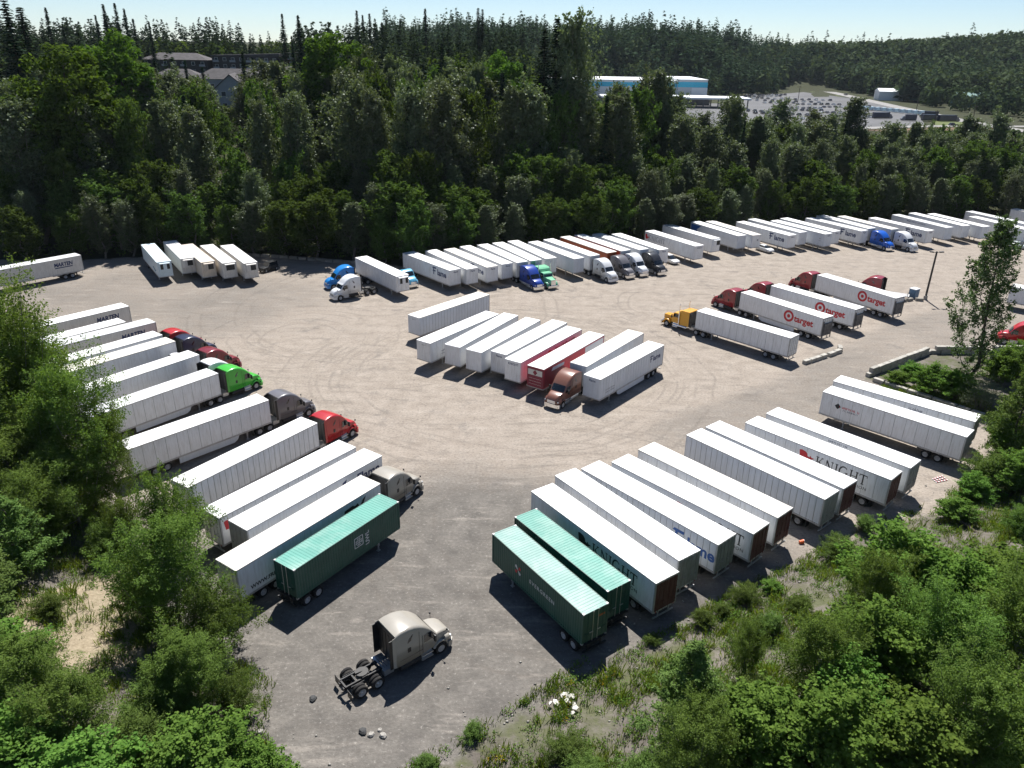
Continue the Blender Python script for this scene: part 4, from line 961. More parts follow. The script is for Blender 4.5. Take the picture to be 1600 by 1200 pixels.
# containers and their chassis
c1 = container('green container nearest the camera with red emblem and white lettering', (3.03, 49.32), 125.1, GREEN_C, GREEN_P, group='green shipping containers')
decal(c1, 'lettering', text_mesh('EVERGREEN', 0.012, 0, 1.25), 'L', -1.0, 2.7, 0.52, 0.52, WHITE_T, 1.215)
for sx, sm_ in ((1, RED_T), (-1, WHITE_T)):
    q = MB()
    for a in (0, 90, 180, 270):
        if (a % 180 == 0) == (sx > 0):
            c, s_ = math.cos(R(a+45)), math.sin(R(a+45)); q.poly([(0, 0, 0), (0.42*c-0.16*s_, 0.42*s_+0.16*c, 0), (0.5*c, 0.5*s_, 0), (0.42*c+0.16*s_, 0.42*s_-0.16*c, 0)], (0, 0, 0.006))
    decal(c1, 'logo', q.mesh('logo', sm_), 'L', 2.25, 2.75, 1.0, 1.0, sm_, 1.215)
q = MB(); q.box(-0.35, 0.35, -0.09, 0.09, 0, 0.006); decal(c1, 'hazard_mark', q.mesh('hazard_mark', AMBER), 'B', -0.6, 3.35, 0.9, 1.0, mat('faded_orange', (0.42, 0.12, 0.04), 0.6), 12.19/2+0.004)
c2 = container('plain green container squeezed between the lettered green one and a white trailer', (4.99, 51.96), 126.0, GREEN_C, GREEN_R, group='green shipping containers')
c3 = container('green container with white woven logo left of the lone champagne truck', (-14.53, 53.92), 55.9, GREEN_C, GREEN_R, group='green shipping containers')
decal(c3, 'logo', weave_mesh(), 'R', 0.9, 2.75, 0.95, 0.95, WHITE_T, 1.215); decal(c3, 'lettering', text_mesh('UWL', 0.02), 'R', 1.95, 2.6, 0.62, 0.62, WHITE_T, 1.215, spin=math.pi/2)
chassis('black chassis under the green container with red emblem', (3.03, 49.32), 125.1, 'container chassis'); chassis('black chassis under the plain green container', (4.99, 51.96), 126.0, 'container chassis')
chassis('black chassis under the green container with woven logo', (-14.53, 53.92), 55.9, 'container chassis')

# ------------------------------------------------------------------ trucks
aero('champagne sleeper truck without a trailer, alone on the gravel in front', (-8.71, 42.21), 40.4, 'champagne')
def hitch(k, label, p, kind=aero, d=1.3, **kw):
    xy, a = nose(k, d); return kind(label, xy, a, p, **kw)
hitch('L2', 'champagne sleeper truck in front of the container with woven logo', 'champagne'); hitch('L5', 'bright red sleeper truck at the end of the ribbed trailer', 'red')
hitch('L6', 'grey sleeper truck between the red and the green truck', 'grey'); hitch('L7', 'bright green sleeper truck on the left side', 'green'); hitch('L8', 'dark red sleeper truck on the left side', 'maroon')
hitch('L9', 'navy sleeper truck on the left side', 'navy'); hitch('L10', 'red truck mostly hidden behind the navy truck', 'red')
aero('white sleeper truck between the dark red and bright green trucks', (-40.0, 90.5), 53.0, 'white'); aero('white truck with its tan back showing between two left trailers', (-47.0, 93.4), 54.0, 'white', day=True)
hitch('M8', 'copper brown sleeper truck in the middle block', 'copper', chrome=True)
hitch('P1', 'yellow long-nosed truck with twin chrome stacks', 'yellow', classic)
hitch('P2', 'red truck pulling the nearest red ring trailer', 'cherry'); hitch('P3', 'red truck pulling the middle red ring trailer', 'cherry'); hitch('P4', 'red truck pulling the farthest red ring trailer', 'cherry')
aero('red truck whose roof shows above the farthest red ring trailer', (68.6, 136.6), 140.0, 'cherry'); aero('red truck at the right edge half hidden by the slender tree', (81.8, 111.6), 150.0, 'red')
aero('blue sleeper truck parked behind the lone white truck', (-30.9, 138.9), -146.6, 'blue'); aero('white sleeper truck without a trailer in front of the blue one', (-28.6, 132.6), -140.0, 'white', visor=True)
aero('pale blue day cab truck between the lone reefer and the lettered trailer', (-21.9, 141.6), -52.0, 'sky', day=True, chrome=True)
hitch('B6', 'royal blue sleeper truck in the row under the wood', 'royal', chrome=True); hitch('B7', 'mint green long-nosed truck with chrome grille', 'mint', classic)
hitch('B10', 'white sleeper truck left of the dark grey truck', 'white'); hitch('B11', 'dark grey sleeper truck in front of the orange trailer', 'grey', chrome=True); hitch('B12', 'white sleeper truck between dark grey and black trucks', 'white', chrome=True)
hitch('B13', 'black sleeper truck at the right end of the four parked together', 'black', chrome=True); hitch('G6', 'cobalt blue truck in the far right row', 'cobalt', chrome=True); hitch('G7', 'white truck just right of the cobalt blue truck', 'white')

# ------------------------------------------------------------------ cars in the yard
car('jeep', 'small black jeep under the trees beside the last reefer', -49.4, 147.9, -118, PAINT['black'])
car('suv', 'white pickup nose sticking out beside the trailer right of the black truck', 33.6, 159.6, -60, PAINT['white'])
car('sedan', 'white car parked at the nose of a trailer in the far row', 57.3, 171.0, -62, PAINT['white'])
car('suv', 'silver suv at the right edge of the far row', 127.6, 190.6, -62, mat('paint_silver', (0.55, 0.58, 0.62), 0.3, 0, 0.5, 0.3)); car('sedan', 'pale car peeping out behind the slender tree', 120.0, 178.6, -60, mat('paint_silver2', (0.45, 0.50, 0.50), 0.3, 0, 0.5, 0.3))
car('sedan', 'white car deeper behind the slender tree crown', 124.0, 184.0, -62, PAINT['white'])

# trees: kind, x, y, height (and width for the near ones)
FOREST = [('c',-106.4,156.3,11.9),('a',-100.4,151.8,10.6),('a',-92.5,155.3,9.6),('c',-86.0,155.3,12.8),('c',-81.1,157.3,12.0),('a',-75.7,159.3,12.4),('a',-68.9,161.0,12.5),('a',-61.0,160.4,10.5),('c',-55.7,159.4,11.6),
('a',-49.0,158.9,11.5),('a',-42.3,158.2,12.9),('c',-34.4,158.0,12.3),('a',-27.0,154.7,10.2),('a',-20.9,153.9,12.5),('c',-16.9,159.1,12.0),('a',-11.9,161.5,11.8),('c',-6.1,163.5,11.2),('c',-0.1,166.3,10.9),
('a',6.0,168.9,10.9),('a',10.4,172.7,10.7),('a',17.6,171.2,11.5),('a',22.3,177.6,12.3),('c',30.5,177.8,10.4),('c',36.1,181.6,9.9),('c',41.3,186.1,10.1),('a',46.7,190.2,10.2),('c',53.7,191.3,10.7),
('c',58.4,194.2,11.0),('a',65.6,198.1,11.4),('a',74.5,196.3,12.2),('a',80.4,200.3,11.0),('a',85.5,200.0,10.4),('a',92.3,202.1,11.2),('c',97.9,204.6,12.6),('a',102.7,207.9,12.2),('c',107.9,206.9,11.9),
('c',114.8,208.4,11.8),('a',121.4,211.0,11.4),('a',127.9,211.6,10.7),('c',135.3,210.3,12.9),('c',142.7,212.0,10.4),('a',149.9,216.1,11.8),('a',-115.4,160.7,15.0),('a',-107.3,159.8,16.7),('c',-101.3,157.3,13.5),
('a',-94.6,161.6,14.5),('a',-86.2,163.1,13.9),('a',-78.1,162.7,15.5),('c',-71.6,164.8,17.0),('a',-64.2,167.0,13.2),('c',-55.9,165.1,16.8),('a',-49.0,168.2,14.3),('a',-43.0,163.0,15.5),('a',-36.2,161.9,13.1),
('c',-29.4,161.3,15.6),('a',-23.8,158.8,15.9),('c',-22.3,163.7,14.3),('a',-13.9,164.2,14.2),('a',-8.6,170.0,13.3),('c',0.3,172.5,16.0),('c',5.7,177.1,14.9),('a',14.4,178.5,16.6),('c',19.6,181.8,13.5),
('a',24.5,183.6,13.3),('c',31.8,183.3,16.1),('c',35.1,187.0,15.7),('c',40.7,193.4,13.3),('c',50.2,197.9,16.0),('a',58.0,199.0,14.1),('c',64.2,199.6,14.6),('c',68.9,205.2,13.6),('a',77.7,205.5,15.7),
('c',84.4,205.4,13.3),('c',91.8,206.6,15.0),('c',99.6,209.0,16.4),('c',104.6,211.1,15.8),('c',110.6,212.8,15.4),('c',116.7,216.2,14.5),('c',125.6,215.4,15.3),('c',133.0,219.2,16.1),('c',141.0,217.7,13.5),
('a',148.4,221.7,14.1),('a',-112.6,164.1,18.0),('c',-105.6,168.0,18.1),('a',-96.6,165.3,19.8),('a',-90.3,166.3,15.4),('a',-82.4,167.5,15.0),('a',-77.6,167.8,18.1),('c',-73.3,173.4,18.9),('a',-61.0,170.6,19.5),
('a',-52.2,174.4,17.8),('a',-40.5,173.9,17.6),('c',-33.8,168.7,16.8),('a',-26.9,166.3,20.0),('a',-27.2,167.4,17.8),('a',-20.9,167.9,20.8),('c',-14.2,173.5,18.0),('c',-6.5,176.0,17.5),('a',1.1,177.8,19.4),
('a',7.2,181.1,18.9),('c',12.3,184.5,20.1),('a',19.5,187.5,15.3),('a',25.7,188.9,15.0),('c',29.4,192.9,18.0),('a',36.6,196.2,16.8),('c',45.1,204.7,16.7),('c',50.9,204.8,16.7),('c',58.0,208.2,20.3),
('c',66.9,206.9,20.7),('c',73.9,209.5,19.9),('c',81.5,211.2,20.4),('c',86.4,217.0,15.3),('a',96.1,216.5,16.6),('c',102.8,215.9,19.4),('c',110.7,222.3,18.0),('a',117.5,220.6,18.0),('c',123.6,224.6,19.2),
('a',131.4,222.5,18.9),('a',140.0,226.1,17.2),('c',147.8,225.6,18.0),('c',153.4,228.8,18.8),('c',-113.6,177.6,28.8),('c',-106.0,178.4,34.0),('c',-96.8,174.7,26.8),('c',-93.1,179.5,23.7),('a',-86.2,176.2,28.4),
('c',-80.7,181.5,30.1),('c',-73.6,180.1,28.5),('c',-59.3,183.4,29.6),('c',-50.7,184.1,31.6),('c',-36.4,180.8,34.0),('f',-30.4,177.6,34.0),('f',-23.8,177.9,34.0),('c',-30.7,175.4,32.8),('c',-23.1,177.5,34.0),
('c',-16.3,180.8,34.0),('a',-11.0,186.5,30.8),('c',-0.4,188.9,33.6),('c',4.8,192.3,33.0),('a',11.4,194.6,31.1),('c',14.3,198.5,34.0),('f',22.3,199.1,31.7),('c',25.8,200.3,32.5),('a',31.1,208.7,32.2),
('c',44.8,214.9,26.3),('c',53.2,213.4,23.0),('f',62.4,217.7,24.8),('c',72.3,220.4,19.7),('c',78.5,221.4,23.5),('c',85.2,224.8,24.3),('c',94.8,227.5,19.8),('c',104.1,226.8,20.3),('f',111.5,230.1,18.8),
('c',118.2,229.7,20.6),('c',125.9,234.0,21.1),('c',133.8,232.8,20.7),('f',141.2,236.1,20.2),('c',150.0,238.1,19.3),('c',159.9,239.0,21.6),('c',-118.7,188.2,33.0),('f',-109.0,190.5,34.0),('c',-100.0,187.9,25.5),
('c',-93.3,190.2,25.7),('c',-84.6,190.4,26.9),('f',-79.3,191.2,29.0),('a',-62.8,197.2,29.5),('c',-52.6,192.6,29.0),('c',-45.5,195.5,28.4),('a',-25.6,192.4,31.6),('c',-16.3,187.0,34.0),('a',-32.3,189.0,34.0),
('c',-24.1,195.4,33.1),('c',-12.0,199.3,33.5),('f',-3.7,204.3,34.0),('a',6.8,207.6,27.6),('c',14.4,209.4,33.1),('c',16.1,209.3,34.0),('m',22.5,214.7,31.0),('c',39.8,226.8,31.4),('c',49.1,228.0,20.1),
('f',59.2,232.6,21.2),('c',69.6,234.9,24.1),('a',78.4,236.1,22.0),('c',89.6,236.7,22.6),('f',98.8,238.9,23.8),('c',105.2,242.7,20.0),('c',112.8,241.3,18.2),('c',121.0,247.0,17.5),('a',130.0,245.1,21.0),
('c',140.0,246.5,17.9),('a',148.4,252.6,18.6),('f',156.6,250.6,20.1),('c',167.5,251.9,23.6),('a',174.4,256.1,22.8),('c',-119.1,203.6,34.0),('a',-109.4,205.8,24.3),('c',-100.3,202.3,24.5),('c',-95.0,207.9,30.1),
('a',-84.7,208.4,27.3),('c',-65.6,210.0,29.6),('c',-57.1,209.1,30.1),('c',-49.4,211.4,29.7),('c',-25.8,205.3,34.0),('c',-15.8,203.8,32.7),('c',-41.3,202.7,33.4),('c',-32.8,209.2,31.3),('c',-18.2,214.3,33.5),
('c',-7.7,220.3,29.7),('f',4.1,221.1,28.9),('m',9.5,227.4,31.4),('f',13.2,226.4,33.1),('f',37.1,242.1,31.1),('a',46.8,243.0,26.9),('c',55.6,248.0,21.4),('a',68.0,247.1,24.3),('c',79.1,251.8,21.3),
('c',88.5,253.7,21.9),('c',98.9,257.8,20.0),('c',107.2,259.5,22.3),('f',115.2,257.7,16.8),('c',122.8,262.0,18.2),('c',136.5,263.0,17.9),('a',145.7,267.8,18.0),('c',155.0,265.5,20.4),('c',163.4,268.7,17.8),
('c',173.8,268.4,20.6),('a',185.8,272.7,18.1),('c',-120.0,225.3,18.4),('c',-106.9,223.0,18.3),('f',-103.6,224.3,26.6),('c',-94.0,228.4,24.6),('a',-91.9,227.6,23.4),('c',-62.3,230.3,25.6),('c',-50.0,233.2,26.5),
('c',-21.4,228.7,27.2),('c',-8.8,225.1,25.9),('c',-46.3,220.3,29.9),('c',-38.0,228.3,28.0),('f',-19.5,232.7,28.6),('c',-10.8,237.5,28.4),('c',-5.6,242.3,27.2),('c',-6.2,240.4,29.5),('c',28.0,256.6,24.3),
('a',39.1,262.3,28.8),('c',52.1,265.8,25.5),('c',-158.2,242.8,14.4),('c',-108.7,251.0,18.9),('a',-104.9,248.4,18.4),('f',-93.0,252.3,12.9),('c',-94.7,253.4,11.3),('a',-57.9,258.2,22.4),('a',-48.6,254.0,25.0),
('a',-13.2,250.5,25.1),('c',-3.9,247.2,24.2),('c',-58.8,242.8,25.3),('a',-50.1,246.7,22.5),('c',-33.2,253.8,25.7),('c',-22.3,259.9,27.3),('a',-16.5,260.5,22.2),('a',-25.6,257.9,24.2),('a',-18.6,264.1,25.0),
('c',22.7,281.9,24.8),('c',33.5,285.7,28.2),('f',43.8,287.9,26.7),('c',55.3,292.5,25.9),('a',-118.2,266.3,10.4),('a',-104.2,264.7,10.4),('f',-107.4,266.7,13.1),('c',-71.2,254.0,10.8),('a',-117.0,282.2,8.3),
('c',-112.8,281.5,8.9),('c',-80.6,269.5,12.9),('c',-115.2,294.9,8.7),('a',-100.4,297.9,8.0),('c',-78.6,286.9,9.5),('f',-122.2,200.0,50.5),('f',-127.8,215.0,45.7),('m',-98.9,178.0,43.4),('m',-103.8,172.0,34.8),
('c',-105.1,166.0,31.1),('m',-101.0,205.0,42.8),('m',-48.9,215.0,42.0),('f',-87.7,262.0,27.1),('f',-110.9,250.0,26.2),('a',-104.3,285.0,4.8),('a',-94.4,262.0,9.0),('a',-89.7,240.0,13.7),('c',-105.4,232.0,28.0),
('c',-101.2,236.0,25.3),('c',-95.9,240.0,23.7),('c',-74.7,240.0,28.4),('c',-68.6,236.0,30.3),('f',-90.3,280.0,21.7),('c',-117.3,250.0,21.7),('c',-95.9,250.0,19.8),('c',-79.2,238.0,24.7),('f',-104.0,256.0,25.1),
('f',-101.2,262.0,22.0),('f',9.7,205.0,48.4),('f',6.7,206.0,45.1),('c',14.8,204.0,48.8),('c',37.5,222.0,37.6),('c',41.0,226.0,36.3),('c',35.8,228.0,34.8),('c',28.7,232.0,33.2),('c',46.3,230.0,29.9),
('c',71.3,232.0,25.3),('c',89.4,240.0,26.4),('c',92.9,236.0,25.0),('c',114.0,240.0,23.2),('c',56.2,236.0,24.7),('c',123.6,244.0,23.3),('c',139.9,246.0,24.9),('c',149.5,246.0,25.4),('c',62.3,230.0,30.6),
('c',80.0,240.0,28.4),('c',104.8,250.0,30.0),('f',-21.6,235.0,35.3),('m',-4.3,232.0,34.9),('f',2.0,226.0,32.7),('c',-41.3,225.0,33.4),('c',-34.3,228.0,32.4),('c',-18.1,214.0,31.8),('c',-11.5,222.0,32.5),
('f',-78.9,300.0,31.5),('f',-107.1,380.0,30.7),('f',-79.1,290.0,26.8),('f',-46.5,420.0,33.3),('f',-36.0,430.0,26.6),('f',-19.1,400.0,35.8),('f',-17.1,402.0,35.2),('f',-80.8,420.0,31.8),('f',-78.9,425.0,29.8),
('f',-74.5,420.0,30.5),('f',-60.6,430.0,28.3),('f',-69.1,425.0,26.2),('f',-177.8,360.0,33.2),('f',-173.7,362.0,34.0),('f',-171.9,366.0,31.9),('f',-171.5,372.0,27.8),('f',-168.1,380.0,26.7),('f',-185.9,330.0,30.5),
('f',-179.4,355.0,28.9),('f',-186.0,340.0,24.7),]
NEAR = [('w',-46.0,59.1,9.4,10.1),('w',-40.4,59.2,8.9,7.4),('y',-34.8,56.8,6.8,4.3),('w',-41.4,55.3,8.5,7.5),('w',-57.6,72.6,17.0,12.0),('y',-35.3,54.8,4.7,4.6),('w',-63.4,82.1,16.9,12.3),('w',-50.7,68.5,21.5,12.0),('w',-58.3,77.5,18.1,11.6),
('w',-48.1,69.4,17.0,8.8),('w',-40.9,63.0,16.4,8.4),('w',-37.8,61.9,11.8,5.3),('w',-53.7,69.5,12.6,9.1),('w',-44.7,62.5,12.5,8.9),('y',-29.4,54.2,11.9,6.3),('w',-25.7,45.9,11.0,7.4),('y',-28.5,47.2,7.7,5.9),('y',-21.8,43.6,8.3,5.7),
('w',-21.2,37.5,6.1,5.5),('y',-22.4,36.3,4.4,7.0),('y',-18.5,37.5,5.1,4.0),('s',-40.4,49.8,9.8,7.7),('s',-39.4,44.3,9.1,8.4),('w',-29.6,34.9,6.8,6.1),('b',-33.6,36.7,5.4,8.0),('w',-26.0,32.5,6.2,5.4),('b',-28.5,30.5,5.5,8.2),
('y',-22.4,32.8,4.9,5.8),('b',-18.6,31.8,6.4,7.5),('b',-24.0,29.3,5.6,7.5),('b',-15.3,32.0,4.9,5.1),('y',-35.0,45.4,3.7,3.0),('w',11.1,31.0,7.5,4.8),('y',8.3,30.9,3.7,4.8),('y',5.0,32.4,3.3,3.6),('b',15.0,32.2,7.6,7.7),
('b',18.5,31.2,8.9,8.1),('b',22.8,30.6,8.0,8.8),('w',26.7,31.2,8.9,6.2),('b',30.9,32.3,8.5,8.6),('w',19.8,36.6,8.5,5.3),('b',23.6,38.1,8.5,8.6),('w',28.1,37.4,9.2,6.2),('w',33.9,38.6,9.6,7.1),('b',30.2,46.7,9.4,9.9),
('b',32.9,44.3,8.1,8.6),('b',38.2,46.0,7.1,9.1),('w',26.1,43.5,8.6,4.9),('y',16.1,37.1,3.9,3.9),('b',20.5,34.5,7.8,7.1),('s',11.0,34.4,8.5,5.9),('w',16.7,40.6,5.7,3.0),('y',23.6,48.5,4.7,2.6),('p',27.1,38.2,5.2,6.7),
('s',56.4,75.0,13.9,7.8),('s',61.3,79.0,15.1,8.3),('t',61.5,94.9,23.8,10.0),('b',56.6,93.7,4.9,6.0),('b',58.8,91.3,5.9,6.9),('b',53.4,96.3,2.4,4.0),('p',60.4,88.1,5.8,6.8),('b',67.9,96.7,6.6,7.4),('b',72.1,99.3,6.8,7.7),
('b',56.8,98.6,2.7,4.1),('y',50.3,68.7,5.7,7.2),('b',52.1,67.1,6.0,6.4),('b',47.8,66.7,3.8,4.7),('y',46.2,57.3,4.7,4.3),('b',43.6,62.6,2.9,3.7),('b',56.1,76.2,5.9,5.3),('y',15.5,47.6,2.9,2.2),('y',19.8,50.3,2.3,2.6),
('y',20.3,46.0,2.5,2.5),('y',17.5,48.7,2.9,1.7),('y',30.1,56.8,4.4,3.3),('b',22.3,51.5,4.0,1.8),('y',34.1,60.8,3.6,2.8),('y',11.2,45.3,2.5,1.3),('y',-2.2,36.4,2.3,1.7),('y',-5.0,33.9,2.3,1.8),('y',3.9,34.7,2.6,2.8),
]

# ------------------------------------------------------------------ foliage
def leaf_mat(name, dark, light, trans=0.35, gloss=0.0):
    t = NT(name); v = t.attr('var'); r = t.n('ShaderNodeObjectInfo').outputs['Random']
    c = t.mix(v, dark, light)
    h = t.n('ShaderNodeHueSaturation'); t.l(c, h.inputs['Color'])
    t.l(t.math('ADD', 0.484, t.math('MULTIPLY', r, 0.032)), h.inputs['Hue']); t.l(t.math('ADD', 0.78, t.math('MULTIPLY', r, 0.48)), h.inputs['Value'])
    d = t.n('ShaderNodeBsdfDiffuse'); t.l(h.outputs[0], d.inputs[0])
    tr = t.n('ShaderNodeBsdfTranslucent')
    tc = t.mix(1.0, h.outputs[0], (0.95, 1.0, 0.40), 'MULTIPLY'); t.l(tc, tr.inputs[0])
    m = t.n('ShaderNodeMixShader'); m.inputs[0].default_value = trans; t.l(d.outputs[0], m.inputs[1]); t.l(tr.outputs[0], m.inputs[2])
    o = m.outputs[0]
    if gloss:
        g = t.n('ShaderNodeBsdfGlossy'); g.inputs['Roughness'].default_value = 0.45; g.inputs['Color'].default_value = (0.8, 0.85, 0.8, 1)
        m2 = t.n('ShaderNodeMixShader'); m2.inputs[0].default_value = gloss; t.l(o, m2.inputs[1]); t.l(g.outputs[0], m2.inputs[2]); o = m2.outputs[0]
    t.l(o, t.out.inputs['Surface']); return t.m
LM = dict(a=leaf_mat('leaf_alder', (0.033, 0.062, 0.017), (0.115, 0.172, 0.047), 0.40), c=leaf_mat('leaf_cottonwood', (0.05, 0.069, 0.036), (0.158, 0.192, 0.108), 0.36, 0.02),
          m=leaf_mat('leaf_maple', (0.034, 0.070, 0.014), (0.115, 0.19, 0.036), 0.42), f=leaf_mat('needles_fir', (0.014, 0.028, 0.016), (0.045, 0.070, 0.038), 0.12),
          w=leaf_mat('leaf_willow', (0.05, 0.098, 0.02), (0.185, 0.27, 0.066), 0.46), y=leaf_mat('leaf_shrub', (0.046, 0.09, 0.02), (0.175, 0.245, 0.066), 0.45),
          b=leaf_mat('leaf_vine_maple', (0.042, 0.10, 0.018), (0.18, 0.285, 0.058), 0.45), s=leaf_mat('needles_young', (0.06, 0.11, 0.03), (0.19, 0.27, 0.08), 0.4),
          p=leaf_mat('leaf_dusty', (0.075, 0.095, 0.058), (0.16, 0.185, 0.12), 0.3), t=leaf_mat('leaf_poplar', (0.034, 0.072, 0.02), (0.13, 0.195, 0.07), 0.42, 0.02),
          G=leaf_mat('leaf_far', (0.030, 0.046, 0.022), (0.085, 0.112, 0.056), 0.2), F=leaf_mat('needles_far', (0.020, 0.037, 0.021), (0.058, 0.086, 0.048), 0.15))
BARK = mat('bark', (0.085, 0.07, 0.055), 0.9, 0, 0.2, 0, 0.35, 2.0); BARKP = mat('bark_pale', (0.17, 0.155, 0.13), 0.9, 0, 0.2, 0, 0.35, 2.0)

def unit(a): return a/np.maximum(np.linalg.norm(a, axis=1, keepdims=True), 1e-6)
def leaf_quads(P, N, size, g, ratio=0.62):
    n = len(P); a = unit(np.cross(N, g.normal(0, 1, (n, 3)))); b = np.cross(N, a); s = (size*g.uniform(0.6, 1.35, n))[:, None]
    V = np.stack([P+a*s*0.5, P+b*s*0.5*ratio, P-a*s*0.5, P-b*s*0.5*ratio], 1).reshape(-1, 3)
    return V, np.arange(n*4).reshape(-1, 4), np.repeat(g.uniform(0, 1, n), 4)
def clump_leaves(C, Rr, n, size, g, up=0.35, flat=0.8, ratio=0.62):
    w = Rr**2; idx = g.choice(len(C), n, p=w/w.sum()); d = unit(g.normal(0, 1, (n, 3)))
    rad = g.uniform(0.15, 1.0, n)**0.5
    P = C[idx]+d*(rad*Rr[idx])[:, None]*np.array([1, 1, flat])
    N = unit(d*0.6+np.array([0, 0, up])+g.normal(0, 0.45, (n, 3)))
    return leaf_quads(P, N, size, g, ratio)
def limb(mb, p, q, r0, r1, g, n=3, k=5):
    p, q = np.array(p, float), np.array(q, float); pts = [p+(q-p)*i/n+(g.normal(0, 0.03*np.linalg.norm(q-p), 3) if 0 < i < n else 0) for i in range(n+1)]
    for i in range(n): mb.cyl(pts[i], pts[i+1], r0+(r1-r0)*i/n, r0+(r1-r0)*(i+1)/n, k, False)
def broad(H, Rc, zb, n_clump, n_leaf, size, seed, m, bark=BARK, shape=1.0, cr=(0.16, 0.3), up=0.35, lean=0.0, trunk_r=None):
    """tapered trunk with limbs; leaf-sized faces in clumps spread through an uneven crown"""
    g = np.random.default_rng(seed); tr = trunk_r or H*0.016
    zc = (H+zb)/2; hz = (H-zb)/2; C = []; 
    lob = g.normal(0, 1, (7, 3)); lob = unit(lob)
    while len(C) < n_clump:
        d = unit(g.normal(0, 1, (1, 3)))[0]; r = g.uniform(0.25, 1)**0.45
        bump = 0.72+0.34*max(0.0, float((lob@d).max()))**4*1.0
        zz = d[2]*r; taper = 1.0 if zz < 0 else (1-zz**2)**(0.5*(shape-1)) if shape != 1 else 1.0
        C.append((d[0]*r*Rc*bump*taper*0.86, d[1]*r*Rc*bump*taper*0.86, zc+zz*hz*0.90))
    C = np.array(C); C[:, 0] += lean*(C[:, 2]/H)**2
    Rr = Rc*g.uniform(cr[0], cr[1], len(C))
    V, F, var = clump_leaves(C, Rr, n_leaf, size, g, up)
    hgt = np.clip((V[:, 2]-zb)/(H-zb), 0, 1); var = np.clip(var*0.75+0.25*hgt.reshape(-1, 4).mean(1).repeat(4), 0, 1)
    mb = MB(); top = (lean*0.7, 0, H*0.86)
    limb(mb, (0, 0, -0.6), top, tr, tr*0.15, g, 5, 7)
    for i in g.choice(len(C), min(len(C), 16), replace=False):
        z = C[i, 2]*g.uniform(0.45, 0.8); limb(mb, (lean*(z/H)**2, 0, z), C[i], tr*0.38, tr*0.07, g, 3, 4)
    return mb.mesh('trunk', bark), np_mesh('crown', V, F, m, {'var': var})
def conifer(H, Rc, seed, m, size=0.8, dens=1.0, zb=0.08, bark=BARK, sparse=0.0):
    g = np.random.default_rng(seed); Ps, Ns, Ss = [], [], []
    z = H*zb
    while z < H*0.985:
        u = (z-H*zb)/(H*(1-zb)); L = Rc*(1-u)**0.85*g.uniform(0.75, 1.12)+0.15
        nb = max(4, int(round((5+4*(1-u))*dens)))
        if g.random() > sparse:
            a0 = g.uniform(0, 6.28)
            for k in range(nb):
                a = a0+6.283*k/nb+g.normal(0, 0.25); l = L*g.uniform(0.6, 1.1); ns = max(2, int(l/(size*0.42)))
                for j in range(ns):
                    f = (j+0.6)/ns; rr = l*f; zz = z-0.22*l*f**1.6+0.10*l*f
                    sd_ = g.normal(0, 0.16)*l*f*0.5
                    Ps.append((math.cos(a)*rr-math.sin(a)*sd_, math.sin(a)*rr+math.cos(a)*sd_, zz+g.normal(0, 0.08))); Ns.append((math.cos(a)*0.35+g.normal(0, .25), math.sin(a)*0.35+g.normal(0, .25), 0.9)); Ss.append(size*(0.7+0.5*(1-f)))
        z += max(0.22, H*0.0155)*(1.15-0.45*u)*(size/0.8)
    P = np.array(Ps); N = unit(np.array(Ns)); n = len(P)
    out = unit(np.column_stack([P[:, :2], np.zeros(n)])+g.normal(0, 0.25, (n, 3))); a = unit(out-N*(out*N).sum(1)[:, None]); b = np.cross(N, a); s = np.array(Ss)[:, None]*g.uniform(0.8, 1.25, (n, 1))
    V = np.stack([P+a*s*0.62, P+b*s*0.36, P-a*s*0.5, P-b*s*0.36], 1).reshape(-1, 3)
    var = np.repeat(g.uniform(0, 1, n), 4)
    mb = MB(); mb.cyl((0, 0, -0.6), (0, 0, H*0.97), H*0.0125, 0.03, 8, False)
    return mb.mesh('trunk', bark), np_mesh('crown', V, np.arange(n*4).reshape(-1, 4), m, {'var': var})
